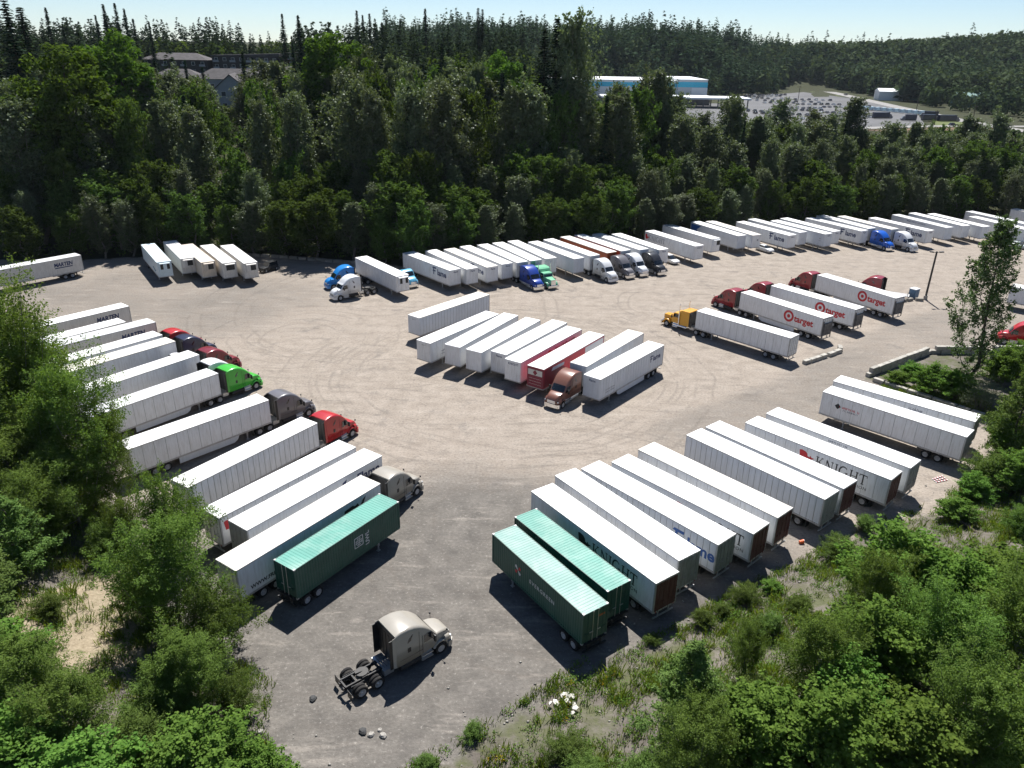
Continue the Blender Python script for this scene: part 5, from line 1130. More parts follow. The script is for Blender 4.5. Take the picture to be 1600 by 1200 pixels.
def plume(H, Rc, zb, n_br, n_tw, n_leaf, size, seed, m, bark=BARK, asc=0.7, multi=False, sleeve=0.30, tw_len=0.34, prof=(0.55, 0.35), up=0.35, flat=1.0, trunk_r=None, ratio=0.6, curl=0.5):
    """branches that rise from a trunk (or stems from the ground), twigs off the branches, leaves in tapering sleeves along the twigs"""
    g = np.random.default_rng(seed); tr = trunk_r or H*0.014; mb = MB(); A, B, C = [], [], []
    if not multi:
        lean = g.normal(0, 0.02*H, 2); limb(mb, (0, 0, -0.6), (lean[0], lean[1], H*0.93), tr, tr*0.12, g, 5, 7)
    side = g.normal(1.0, 0.22, 8)
    for k in range(n_br):
        a = 2.39996*k+g.normal(0, 0.35); o = np.array([math.cos(a), math.sin(a), 0.0]); sd_ = side[int((a % 6.2832)/6.2832*8) % 8]
        if multi:
            q = math.sqrt((k+0.5)/n_br); r = Rc*q*g.uniform(0.8, 1.12)*sd_; z = H*(1-0.62*q**2.2)*g.uniform(0.72, 1.08)
            p0 = o*0.12*Rc*q; p2 = o*r+np.array([0, 0, z]); p1 = p0*0.4+p2*np.array([0.35, 0.35, 0.72])
        else:
            t = ((k+0.5)/n_br)**0.9; z0 = zb+(H*0.93-zb)*t; L = Rc*((1-t)**prof[0]*(prof[1]+(1-prof[1])*min(1.0, t*3.2)))*g.uniform(0.72, 1.18)*sd_+0.06*Rc
            p0 = np.array([lean[0]*t, lean[1]*t, z0]); p2 = p0+o*L+np.array([0, 0, L*asc*g.uniform(0.7, 1.35)*(1+0.8*t)]); p1 = p0+o*L*0.62+np.array([0, 0, L*asc*(0.5-curl*0.5)])
        A.append(p0); B.append(p1); C.append(p2)
    A, B, C = map(np.array, (A, B, C))
    for i in g.choice(n_br, min(n_br, 26), replace=False):
        mb.cyl(A[i], B[i], tr*(0.30 if not multi else 0.45), tr*0.18, 4, False); mb.cyl(B[i], C[i]*0.92+B[i]*0.08, tr*0.18, tr*0.05, 4, False)
    n = n_br*n_tw; bi = np.repeat(np.arange(n_br), n_tw); s_ = (0.22+0.78*g.uniform(0, 1, n)**0.8)[:, None]
    S0 = A[bi]*(1-s_)**2+2*B[bi]*s_*(1-s_)+C[bi]*s_**2; T = unit(2*(1-s_)*(B[bi]-A[bi])+2*s_*(C[bi]-B[bi])); BL = np.linalg.norm(C[bi]-A[bi], axis=1)
    rnd = g.normal(0, 1, (n, 3)); rnd[:, 2] *= 0.6*flat
    D = unit(T*0.9+unit(rnd)*0.95+np.array([0, 0, 0.12])); Lt = tw_len*BL*(1.15-0.75*s_[:, 0])*g.uniform(0.6, 1.3, n)+0.06*Rc
    if not multi:                                          # leading shoots
        nl = n_tw*3; S0 = np.vstack([S0, np.column_stack([lean[0]+g.normal(0, 0.03*Rc, nl), lean[1]+g.normal(0, 0.03*Rc, nl), g.uniform(0.8, 0.94, nl)*H])]); D = np.vstack([D, unit(np.column_stack([g.normal(0, 0.45, (nl, 2)), np.ones(nl)]))]); Lt = np.r_[Lt, H*0.07*g.uniform(0.5, 1.2, nl)]
    idx = g.choice(len(S0), n_leaf, p=Lt/Lt.sum()); v = g.uniform(0, 1, n_leaf)
    off = g.normal(0, 1, (n_leaf, 3))*np.array([1, 1, flat])*(sleeve*Lt[idx]*(1.05-0.85*v)*0.62+0.03*Rc*0.5)[:, None]
    P = S0[idx]+D[idx]*(Lt[idx]*v)[:, None]+off
    N = unit(D[idx]*0.25+np.array([0, 0, up])+g.normal(0, 0.5, (n_leaf, 3)))
    V, F, var = leaf_quads(P, N, size, g, ratio)
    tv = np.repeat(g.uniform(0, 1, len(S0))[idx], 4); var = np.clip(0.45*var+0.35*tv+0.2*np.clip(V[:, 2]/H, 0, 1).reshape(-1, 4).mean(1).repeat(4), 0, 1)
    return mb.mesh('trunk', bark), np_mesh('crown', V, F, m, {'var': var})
TREE = {
 'a': [(13.0, plume(13.0, 4.0, 0.5, 46, 9, 12500, 0.38, 11+i, LM['a'], BARKP, 0.75, False, 0.34, 0.42, (0.5, 0.6), 0.45)) for i in range(4)],
 'c': [(22.0, plume(22.0, 4.0, 1.2, 80, 9, 15000, 0.38, 21+i, LM['c'], BARKP, 1.25, False, 0.30, 0.40, (0.62, 0.55), 0.3)) for i in range(5)],
 'm': [(20.0, broad(20.0, 6.0, 3.0, 150, 14000, 0.46, 31+i, LM['m'], BARK, 1.0, (0.10, 0.22), 0.6)) for i in range(2)],
 'f': [(28.0, conifer(28.0, 4.3, 41+i, LM['f'], 0.85, 1.0, (0.06, 0.12, 0.3, 0.2)[i], sparse=(0.0, 0.05, 0.25, 0.12)[i])) for i in range(4)]+[(45.0, conifer(45.0, 6.2, 49, LM['f'], 0.8, 1.4, 0.08))],
 'w': [(13.0, plume(13.0, 4.6, 0.4, 60, 14, 40000, 0.18, 51+i, LM['w'], BARKP, 0.95, False, 0.26, 0.40, (0.55, 0.6), 0.45)) for i in range(3)],
 'y': [(6.0, plume(6.0, 3.4, 0.2, 60, 12, 26000, 0.14, 61+i, LM['y'], BARK, 1.0, True, 0.25, 0.26, up=0.45)) for i in range(3)],
 'b': [(7.0, plume(7.0, 3.9, 0.2, 60, 11, 21000, 0.22, 71+i, LM['b'], BARK, 1.0, True, 0.34, 0.26, up=1.0, flat=0.5, ratio=0.85)) for i in range(4)],
 's': [(9.0, plume(9.0, 2.5, 0.2, 80, 11, 20000, 0.15, 81+i, LM['s'], BARK, 0.55, False, 0.22, 0.40, (1.0, 0.9), 0.5, curl=-0.2)) for i in range(2)],
 'p': [(5.0, plume(5.0, 3.2, 0.1, 60, 14, 9000, 0.10, 91, LM['p'], BARKP, 1.0, True, 0.3, 0.3, up=0.3))],
 't': [(22.0, plume(22.0, 3.7, 2.0, 64, 9, 19000, 0.27, 95, LM['t'], BARK, 1.0, False, 0.24, 0.36, (0.6, 0.5), 0.4, trunk_r=0.24))]}
RW = {'a': 4.0, 'c': 4.0, 'm': 6.0, 'f': 4.3, 'w': 4.6, 'y': 3.4, 'b': 3.9, 's': 2.7, 'p': 3.2, 't': 4.6}
def plant(name, label, cat, kind, x, y, h, w=None, group=None, i=0, z=None):
    H0, (tm, cm) = TREE[kind][i % len(TREE[kind])]
    t = thing(name, label, cat, (x, y, gz(x, y) if z is None else z), random.uniform(0, 360), group)
    sz = h/H0; sx = sz if w is None else (w*0.5)/RW[kind]
    t.scale = (sx, sx, sz); obj('trunk', tm, t); obj('crown', cm, t); return t
GW = 'trees of the wood behind the yard'
WOODN = {'a': ('alder_tree', 'dense round green tree in the wood behind the yard'), 'c': ('cottonwood_tree', 'tall grey-green leafy tree in the wood behind the yard'), 'm': ('maple_tree', 'broad rich green crown standing out of the wood'), 'f': ('fir_tree', 'dark conifer with pointed top standing out of the wood')}
WOODS = [(-0.55, 'above the lone lettered trailer'), (-0.42, 'behind the ice blue reefer'), (-0.33, 'behind the black jeep'), (-0.22, 'behind the lone blue truck'), (-0.12, 'behind the lone reefer'), (-0.04, 'behind the royal blue truck'), (0.04, 'behind the mint truck'), (0.12, 'behind the orange trailer'), (0.20, 'behind the black truck'),
         (0.27, 'behind the white parked car'), (0.34, 'behind the small side text trailer'), (0.42, 'behind the cobalt truck'), (0.5, 'behind the lone white truck'), (0.58, 'behind the shaded trailers'), (9.0, 'behind the slender tree')]
for i, (k, x, y, h) in enumerate(FOREST):
    nm, lb = WOODN[k]; sec = next(q for lim, q in WOODS if x/y < lim)
    sdv = -float(poly_sd(np.array([[x, y]]), LOTA)[0]); row = 'foot of the wood' if sdv < 7 else 'edge of the wood' if sdv < 17 else 'middle of the wood' if sdv < 48 else 'back of the wood'
    lb = {'a': 'dense round green tree at the %s %s', 'c': 'tall grey-green leafy tree at the %s %s', 'm': 'broad rich green crown at the %s %s', 'f': 'dark pointed conifer at the %s %s'}[k] % (row, sec)
    w = None
    if k == 'a': w = 9.2*random.uniform(0.85, 1.3)*max(0.75, min(1.15, h/13))
    if k == 'c': w = 9.4*random.uniform(0.85, 1.25)*max(0.7, min(1.2, h/22))
    if k == 'f': w = max(5.0, h*0.31)*random.uniform(0.85, 1.1)
    plant(nm, lb, 'tree', k, x, y, h, w, lb, (4 if h > 34 else i % 2 if i % 5 else i % 4) if k == 'f' else i)
NEARN = {'w': ('willow_tree', 'fine-leaved light green tree', 'tree'), 'y': ('shrub', 'small-leaved shrub', 'shrub'), 'b': ('maple_bush', 'broad-leaved bush', 'bush'), 's': ('young_conifer', 'soft green young conifer', 'tree'), 'p': ('dusty_shrub', 'dull grey-green shrub', 'shrub'), 't': ('poplar_tree', 'slender sparse tree', 'tree')}
def where(k, x, y, w):
    if k == 't': return 'rising alone from the walled corner'
    if x < -14: return 'beside the left trailer tails' if y > 55 else 'on the slope below the woven-logo container'
    if y > 84: return 'inside the low block wall'
    if y > 60: return 'behind the small diamond logo trailer'
    if w < 4: return 'on the weedy bank by the trailer doors'
    return 'in the thicket below the bank' if y > 35.5 else 'along the lower edge of the thicket'
ORD = ['leftmost', 'second from left', 'third from left', 'fourth from left', 'fifth from left', 'sixth from left', 'seventh from left', 'eighth from left', 'ninth from left', 'tenth from left', 'eleventh from left', 'twelfth from left', 'thirteenth from left']
_key = [(k, where(k, x, y, w)) for k, x, y, h, w in NEAR]
for i, (k, x, y, h, w) in enumerate(NEAR):
    nm, lb, ct = NEARN[k]; wh = _key[i][1]
    same = sorted((NEAR[j][1]/NEAR[j][2], j) for j in range(len(NEAR)) if _key[j] == _key[i]); n = [j for _, j in same].index(i)
    lab = '%s %s' % (lb, wh) if len(same) == 1 else '%s %s, %s' % (lb, wh, ORD[n] if n < len(same)-1 or n < 2 else 'rightmost')
    h2 = h*{'w': 0.86, 't': 1.0, 's': 0.92}.get(k, 0.80)
    if w < 4 and k in 'yb': h2 = min(h2, w*0.6); w = w*1.15
    plant(nm, lab, ct, k, x, y, h2, w, '%s %s' % ({'tree': 'trees', 'bush': 'bushes', 'shrub': 'shrubs'}[ct], wh), i)

# ------------------------------------------------------------------ weeds and grass on the banks
def scatter(n, x0, x1, y0, y1, cond, g):
    P = np.column_stack([g.uniform(x0, x1, n), g.uniform(y0, y1, n)]); sd = poly_sd(P, LOTA); k = cond(P, sd); return P[k], sd[k]
g = np.random.default_rng(5)
WEED = leaf_mat('weed_green', (0.06, 0.105, 0.016), (0.22, 0.25, 0.06), 0.45)
def blades(P, per, h, wd, g, spread):
    n = len(P)*per; B = np.repeat(P, per, 0)+np.column_stack([g.normal(0, spread, (n, 2)), np.zeros(n)])
    hh = np.repeat(h, per)*g.uniform(0.5, 1.2, n); a = g.uniform(0, 6.28, n); tip = np.column_stack([np.cos(a), np.sin(a)])*(hh*g.uniform(0.15, 0.6, n))[:, None]
    s = np.column_stack([-np.sin(a), np.cos(a), np.zeros(n)])*wd
    V = np.stack([B-s, B+s, B+np.column_stack([tip*0.45, hh*0.62])+s*0.8, B+np.column_stack([tip, hh])], 1).reshape(-1, 3)
    return V, np.arange(n*4).reshape(-1, 4), np.repeat(np.repeat(g.uniform(0, 1, len(P)), per)*0.7+g.uniform(0, 0.3, n), 4)
P, sd = scatter(85000, -48, 62, 26, 96, lambda P, sd: (sd < 0.9) & (sd > -16) & (np.clip(0.60+0.6*wob(P, 4.0), 0.10, 1)*np.where((np.abs(P[:, 0]+33.5) < 5) & (np.abs(P[:, 1]-46) < 8), 0.55, 1.0) > g.uniform(0, 1, len(P))), g)
Pz = np.column_stack([P, zterrain(P)-0.02]); hh = np.clip(0.28+0.25*wob(P, 3.3)+g.uniform(0, 0.4, len(P)), 0.12, 1.1)
V, F, var = blades(Pz, 8, hh, 0.028, g, 0.18)
W = obj('grass', np_mesh('grass', V, F, WEED, {'var': var})); W['kind'] = 'stuff'; W['label'] = 'weedy grass tufts growing on the banks around the yard'; W['category'] = 'grass'
k = g.uniform(0, 1, len(P)) < 0.38
V, F, var = clump_leaves(Pz[k]+np.array([0, 0, 0.15]), g.uniform(0.18, 0.62, k.sum()), int(k.sum()*30), 0.12, g, 0.6, 0.7)
W = obj('undergrowth', np_mesh('undergrowth', V, F, LM['b'], {'var': var})); W['kind'] = 'stuff'; W['label'] = 'low leafy herbs growing among the grass of the banks'; W['category'] = 'undergrowth'
# understory at the foot of the wood
P, sd = scatter(5200, -135, 210, 145, 262, lambda P, sd: (sd < -1.0) & (sd > -26), g)
Pz = np.column_stack([P, zterrain(P)])
V, F, var = clump_leaves(Pz+np.array([0, 0, 0.9]), g.uniform(0.8, 2.0, len(P)), len(P)*22, 0.5, g, 0.5, 0.9)
W = obj('understory', np_mesh('understory', V, F, LM['a'], {'var': var})); W['kind'] = 'stuff'; W['label'] = 'dark leafy understory along the foot of the wood'; W['category'] = 'undergrowth'
# yellow broom flowers at the near edge of the yard
P, sd = scatter(900, -14, 8, 28, 42, lambda P, sd: (sd < 0.2) & (sd > -4.5) & (wob(P, 4.0) > 0.35), g)
if len(P):
    V, F, var = clump_leaves(np.column_stack([P, zterrain(P)+0.4]), g.uniform(0.1, 0.25, len(P)), len(P)*12, 0.06, g)
    W = obj('wildflowers', np_mesh('wildflowers', V, F, leaf_mat('petal_yellow', (0.45, 0.32, 0.01), (0.7, 0.55, 0.02), 0.2), {'var': var})); W['kind'] = 'stuff'; W['label'] = 'small yellow wildflowers at the near edge of the gravel'; W['category'] = 'flowers'
# loose stones
def stones(n, cond, box, smin, smax, name, label, m, g):
    P, sd = scatter(n, *box, cond, g); n = len(P); z = zterrain(P); s = smin+(smax-smin)*g.uniform(0, 1, n)**4
    base = np.array([(1,0,0),(-1,0,0),(0,1,0),(0,-1,0),(0,0,0.8),(0,0,-0.6)], float)
    V = base[None]*s[:, None, None]*g.uniform(0.6, 1.3, (n, 6, 1)); a = g.uniform(0, 6.28, n); c, s_ = np.cos(a)[:, None], np.sin(a)[:, None]
    V = np.stack([V[..., 0]*c-V[..., 1]*s_, V[..., 0]*s_+V[..., 1]*c, V[..., 2]], -1)+np.column_stack([P, z+s*0.25])[:, None, :]
    T = np.array([(0,2,4),(2,1,4),(1,3,4),(3,0,4),(2,0,5),(1,2,5),(3,1,5),(0,3,5)])
    o = obj(name, np_mesh(name, V.reshape(-1, 3), (np.arange(n)[:, None, None]*6+T[None]).reshape(-1, 3), m, {})); o['kind'] = 'stuff'; o['label'] = label; o['category'] = name
STONE = mat('stone', (0.34, 0.32, 0.29), 0.9, 0, 0.2, 0, 0.35, 3.0)
stones(5200, lambda P, sd: (sd < 5.5) & (sd > -6) & (g.uniform(0, 1, len(P)) < np.where(sd > 1.5, 0.25, 0.8)), (-22, 55, 28, 76), 0.02, 0.16, 'gravel', 'loose grey stones along the near edges of the yard', STONE, g)

# ------------------------------------------------------------------ block walls, lamp and small things in the yard
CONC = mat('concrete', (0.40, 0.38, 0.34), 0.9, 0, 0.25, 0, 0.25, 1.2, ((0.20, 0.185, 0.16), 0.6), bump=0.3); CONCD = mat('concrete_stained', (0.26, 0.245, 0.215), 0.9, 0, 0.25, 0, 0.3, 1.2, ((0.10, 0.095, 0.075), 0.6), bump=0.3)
def block_mesh(l, w=0.62, h=0.62):
    mb = MB(); mb.box(-l/2, l/2, -w/2, w/2, 0, h, 0.025); return mb.mesh('block', CONC)
def block_wall(name, label, pts, l=1.5, courses=1, m=None, sink=0.05, jit=0.05, skip=()):
    t = thing(name, label, 'wall', (pts[0][0], pts[0][1], 0)); rr = random.Random(len(label)); n = 0
    me = tmesh(('blk', l), lambda: block_mesh(l-0.03))
    for (x0, y0), (x1, y1) in zip(pts[:-1], pts[1:]):
        d = math.hypot(x1-x0, y1-y0); k = max(1, int(d/l)); a = math.atan2(y1-y0, x1-x0)
        for c in range(courses):
            for i in range(k-(c > 0)):
                n += 1
                if n in skip: continue
                f = (i+0.5+(0.5 if c else 0))/k; 
                obj('block', me, t, (x0+(x1-x0)*f-pts[0][0]+rr.uniform(-jit, jit), y0+(y1-y0)*f-pts[0][1]+rr.uniform(-jit, jit), -sink+c*0.625), a+rr.uniform(-0.03, 0.03), m=m)
    return t
block_wall('block_wall', 'long pale concrete block wall bordering the lane at the planted corner', [(50.3, 98.6), (64.0, 108.2), (73.2, 108.6), (92, 110.2)], courses=2)
block_wall('block_wall', 'low row of concrete blocks along the last trailer by the planted corner', [(50.6, 97.2), (59.8, 86.0)], 1.5)
block_wall('block_wall', 'short block wall behind the trailer of the yellow truck', [(42.9, 102.9), (47.2, 106.0)], 1.25, 1)
block_wall('block_wall', 'two loose concrete blocks at the end of the short wall', [(47.6, 106.2), (50.3, 108.1), (50.9, 110.2)], 1.55, 1)
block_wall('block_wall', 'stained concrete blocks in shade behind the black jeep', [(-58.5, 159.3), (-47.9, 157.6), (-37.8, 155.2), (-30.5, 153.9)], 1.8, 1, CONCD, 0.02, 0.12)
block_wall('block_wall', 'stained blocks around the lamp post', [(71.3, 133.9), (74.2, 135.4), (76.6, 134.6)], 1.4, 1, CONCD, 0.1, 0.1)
lp = thing('lamp_post', 'black lamp post with twin heads beside the lane', 'lamp post', (77.0, 136.0, 0))
mb = MB(); mb.cyl((0, 0, 0), (0, 0, 0.75), 0.36, 0.33, 14); obj('footing', mb.mesh('footing', CONC), lp)
mb = MB(); mb.cyl((0, 0, 0.75), (0, 0, 9.1), 0.19, 0.16, 8); mb.cyl((-0.75, 0, 8.95), (0.75, 0, 8.95), 0.05, n=6); obj('pole', mb.mesh('pole', BLACK), lp)
for s in (-1, 1):
    mb = MB(); mb.loft([[(s*0.55, -0.2, 8.9), (s*0.55, 0.2, 8.9), (s*0.55, 0.2, 9.08), (s*0.55, -0.2, 9.08)], [(s*1.25, -0.22, 8.98), (s*1.25, 0.22, 8.98), (s*1.25, 0.2, 9.14), (s*1.25, -0.2, 9.14)]], True, True); obj('lamp_head', mb.mesh('lamp_head', BLACK), lp)
ub = thing('utility_box', 'blue utility box with white top beside the lamp post', 'utility box', (75.3, 137.2, 0), 35)
mb = MB(); mb.box(-0.75, 0.75, -0.6, 0.6, 0.05, 1.65, 0.02); obj('cabinet', mb.mesh('cabinet', PAINT['sky']), ub, m=mat('cabinet_blue', (0.09, 0.19, 0.30), 0.5, dirt=((0.2, 0.2, 0.19), 0.4)))
mb = MB(); mb.box(-0.82, 0.82, -0.67, 0.67, 1.65, 1.78, 0.02); obj('lid', mb.mesh('lid', WHITE), ub)
for s in (-1, 1):
    mb = MB(); mb.box(s*0.37-0.34, s*0.37+0.34, -0.625, -0.603, 0.15, 1.55); obj('door', mb.mesh('door', PAINT['sky']), ub, m=mat('cabinet_blue', (0.09, 0.19, 0.30)))
fb = thing('flatbed_trailer', 'small grey flatbed trailer behind the farthest red ring trailer', 'trailer', (71.9, 136.9, 0), 150)
mb = MB(); mb.box(-2.2, 2.2, -1.0, 1.0, 0.62, 0.76, 0.02); mb.box(2.2, 3.3, -0.06, 0.06, 0.55, 0.66); obj('deck', mb.mesh('deck', RAIL), fb)
for s in (-1, 1): wheel(fb, W_CAR, -0.3, s*1.12, 0.34)
mb = MB(); mb.box(-0.04, 0.04, -0.04, 0.04, 0.76, 1.5); obj('stake', mb.mesh('stake', BLACK), fb, (-1.9, 0.8, 0)); obj('stake', bpy.data.meshes['stake'], fb, (1.9, 0.8, 0))
def rock_mesh(seed):
    rr = random.Random(seed); mb = MB(); n, m = 7, 5; rings = []
    for i in range(1, m):
        ph = math.pi*i/m; rings.append([((math.sin(ph)*math.cos(t)*rr.uniform(.75, 1.2)), math.sin(ph)*math.sin(t)*rr.uniform(.75, 1.2)*0.8, -math.cos(ph)*rr.uniform(.55, .75)+0.3) for t in [6.283*k/n for k in range(n)]])
    mb.loft(rings, True, True); return mb.mesh('rock', STONE)
RK = [(-9.6, 36.6, .34, 'dark boulder in the small pile nearest the lone truck', 1), (-9.0, 36.35, .28, 'pale boulder touching the dark one in the near pile', 0), (-8.2, 36.3, .3, 'pale boulder at the right end of the near pile', 0), (-13.6, 39.3, .32, 'dark rock by the tail of the lone truck', 1), (-8.5, 36.75, .2, 'smallest pale rock of the near pile', 0), (-16.4, 36.4, .3, 'rock at the foot of the lower left shrubs', 0)]
for i, (x, y, s, lb, dk) in enumerate(RK):
    tag(obj('rock', tmesh(('rock', i % 3), lambda: rock_mesh(i)), None, (x, y, gz(x, y)-0.05), random.uniform(0, 6), (s, s, s), mat('stone_dark', (0.06, 0.06, 0.06), 0.9) if dk else STONE), lb, 'rock', 'rocks at the near edge of the yard')
db = thing('foam_debris', 'heap of broken white foam boards in the near grass', 'debris', (4.0, 39.2, gz(4.0, 39.2)))
rr = random.Random(4)
for i in range(14):
    mb = MB(); pts = [(rr.uniform(.10, .28)*math.cos(a), rr.uniform(.10, .28)*math.sin(a), 0) for a in (0.2, 1.3, 2.4, 3.6, 4.9)]; mb.poly(pts, (0, 0, 0.06))
    o = obj('board', mb.mesh('board', WHITE), db, (rr.gauss(0, .55), rr.gauss(0, .7), 0.12+0.02*i), m=WHITE2); o.rotation_euler = (rr.uniform(-.5, .5), rr.uniform(-.5, .5), rr.uniform(0, 6))
bk = thing('orange_bucket', 'orange bucket lying by the maroon trailer doors on the bank', 'bucket', (27.1, 58.6, gz(27.1, 58.6)))
mb = MB(); mb.cyl((0, 0, 0.16), (0.42, 0.1, 0.2), 0.15, 0.19, 14); obj('pail', mb.mesh('pail', AMBER), bk, m=mat('orange_plastic', (0.62, 0.12, 0.03), 0.5))
mb = MB(); mb.cyl((0.42, 0.1, 0.2), (0.45, 0.105, 0.203), 0.2, n=14); obj('rim', mb.mesh('rim', WHITE), bk)
bar = thing('barricade', 'fallen red and white barricade behind the doors of the serif trailer', 'barricade', (46.3, 70.6, gz(46.3, 70.6)), 20); bar.scale = (0.75, 0.75, 0.75)
mb = MB(); mb.box(-1.1, 1.1, -0.1, 0.1, 0, 0.03); _pl = mb.mesh('plank', WHITE)
mb = MB(); mb.box(-0.13, 0.13, -0.104, 0.104, 0, 0.036); _st = mb.mesh('stripe', mat('faded_red', (0.34, 0.07, 0.07), 0.7))
for k, y in enumerate((-0.45, 0, 0.45)):
    q = obj('plank', _pl, bar, (0.1*k, y, 0.08+0.01*k), 0.06*k)
    for x in (-0.8, -0.27, 0.27, 0.8): obj('stripe', _st, q, (x, 0, -0.003))
for k, (x, y, a, l, lb) in enumerate(((36.5, 57.0, 30, 2.6, 'bleached log lying on the bank below the serif trailer'), (44, 60.2, 100, 3.0, 'dark fallen log on the dirt at the right bank'), (58.6, 93.2, 20, 2.6, 'squared timber lying inside the block wall'))):
    mb = MB(); mb.cyl((-l/2, 0, 0.16), (l/2, 0.1, 0.2), 0.17, 0.12, 8); mb.cyl((0.2, 0.05, 0.2), (0.5, 0.45, 0.5), 0.05, 0.03, 5)
    tag(obj('fallen_log', mb.mesh('fallen_log', BARK if k else BARKP), None, (x, y, gz(x, y)), R(a)), lb, 'log')

# ------------------------------------------------------------------ far parking area, roads and grass
ASPH = mat('far_asphalt', (0.135, 0.135, 0.14), 0.9, 0, 0.2, 0, 0.25, 0.03); ROADM = mat('far_road', (0.27, 0.26, 0.25), 0.9, 0, 0.2, 0, 0.12, 0.05)
def sheet(name, pts, z, m):
    mb = MB(); mb.poly([(x, y, 0) for x, y in pts]); o = struct(obj(name, mb.mesh(name, m), None, (0, 0, z))); return o
sheet('parking_area', [(38, 448), (150, 462), (200, 470), (262, 512), (300, 600), (318, 690), (330, 800), (320, 905), (262, 840), (215, 800), (190, 730), (190, 685), (60, 685)], 0.18, ASPH)
def ribbon(name, pts, w, z, m):
    mb = MB(); L, Q = [], []
    for i, (x, y) in enumerate(pts):
        a = pts[max(0, i-1)]; b = pts[min(len(pts)-1, i+1)]; d = Vector((b[0]-a[0], b[1]-a[1])).normalized(); n = Vector((-d.y, d.x))*w/2
        L.append((x+n.x, y+n.y, 0)); Q.append((x-n.x, y-n.y, 0))
    mb.loft([L, Q], closed=False); return struct(obj(name, mb.mesh(name, m), None, (0, 0, z)))
ribbon('road', [(352, 1010), (356, 930), (341, 820), (320, 676), (314, 620), (307, 568), (303, 520), (306, 470), (330, 420)], 13, 0.30, ROADM)
ribbon('road', [(150, 455), (211, 481), (260, 502), (300, 508), (420, 520)], 10, 0.24, ROADM)
FARG = mat('far_grass', (0.10, 0.12, 0.04), 0.9, 0, 0.2, 0, 0.3, 0.02); BRUSH = mat('far_brush', (0.13, 0.085, 0.05), 0.9, 0, 0.2, 0, 0.3, 0.05)
sheet('verge', [(330, 905), (348, 1000), (345, 920), (332, 820)], 0.12, FARG); sheet('verge', [(265, 505), (300, 515), (304, 560), (290, 560)], 0.21, FARG)
sheet('verge', [(205, 470), (260, 494), (300, 500), (300, 488), (215, 455)], 0.15, BRUSH)
# ------------------------------------------------------------------ distribution building with cyan band
CYAN = mat('cyan_band', (0.05, 0.44, 0.62), 0.5); FACW = mat('facade_white', (0.72, 0.74, 0.75), 0.6, var=0.08, sc=0.05); FACG = mat('facade_grey', (0.52, 0.54, 0.56), 0.6, var=0.08, sc=0.05)
wh = thing('warehouse', 'large white building with cyan band beyond the wood', 'building', (100, 690, 0.1))
mb = MB(); mb.box(-90, 36, 0, 70, 0, 17.0); obj('wall', mb.mesh('wall', FACW), wh)
mb = MB(); mb.box(36.02, 61, -3, 70, 0, 18.2); obj('wall', mb.mesh('wall', FACG), wh)
mb = MB(); mb.box(-90.1, 36, -0.12, -0.02, 12.0, 15.6); obj('cyan_band', mb.mesh('cyan_band', CYAN), wh); mb = MB(); mb.box(36.0, 61.12, -3.15, -3.02, 12.4, 16.6); mb.box(61.02, 61.14, -3.0, 70, 12.4, 16.6); obj('cyan_band', mb.mesh('cyan_band', CYAN), wh)
mb = MB(); mb.box(48, 61.2, -3.35, -3.16, 0, 12.2); obj('pale_panel', mb.mesh('pale_panel', FACW), wh)
mb = MB(); mb.box(-90.3, 36, -0.3, 70.3, 17.0, 17.5); mb.box(36.01, 61.3, -3.3, 70.3, 18.2, 18.7); obj('parapet', mb.mesh('parapet', FACW), wh)
for k in range(8): mb = MB(); mb.box(-3, 3, -0.2, -0.05, 0.3, 5.2); obj('dock_door', tmesh('dock', lambda: mb.mesh('dock_door', LIFT)), wh, (-80+k*13, 0, 0))
for i, (x0, x1, lb) in enumerate(((132, 182, 'white canopy on posts in front of the cyan banded building'), (66, 110, 'white canopy half hidden by trees left of the cyan banded building'))):
    cn = thing('canopy', lb, 'canopy', ((x0+x1)/2, 640, 0.2)); h = (x1-x0)/2
    mb = MB(); mb.box(-h, h, -14, 14, 6.4, 7.6); obj('roof', mb.mesh('roof', FACW), cn)
    for sx in np.linspace(-h+2, h-2, 5):
        for sy in (-12, 12): mb = MB(); mb.box(-0.4, 0.4, -0.4, 0.4, 0, 6.4); obj('post', tmesh('cpost', lambda: mb.mesh('post', LIFT)), cn, (sx, sy, 0))
sb = thing('sorting_shed', 'dark low building under the white canopy', 'building', (118, 668, 0.2)); mb = MB(); mb.box(-40, 40, -8, 8, 0, 6.2); obj('wall', mb.mesh('wall', LIFT), sb); mb = MB(); mb.box(-41, 41, -9, 9, 6.2, 6.8); obj('roof', mb.mesh('roof', FACG), sb)
for i, (x, y, w, h, m, lb) in enumerate(((300, 780, 26, 8, FACW, 'low white shed beyond the far road'), (395, 700, 30, 9, mat('teal_metal', (0.12, 0.22, 0.20), 0.5), 'teal metal shed among the far right trees'))):
    hh = thing('metal_shed', lb, 'building', (x+60*(i == 0), y, gz(x, y)), -8); mb = MB(); mb.box(-w/2, w/2, -8, 8, 0, h); obj('wall', mb.mesh('wall', m), hh); mb = MB(); mb.loft([[(-w/2-.4, -8.4, h), (-w/2-.4, 0, h+2.6), (-w/2-.4, 8.4, h)], [(w/2+.4, -8.4, h), (w/2+.4, 0, h+2.6), (w/2+.4, 8.4, h)]], True, True); obj('roof', mb.mesh('roof', m), hh)
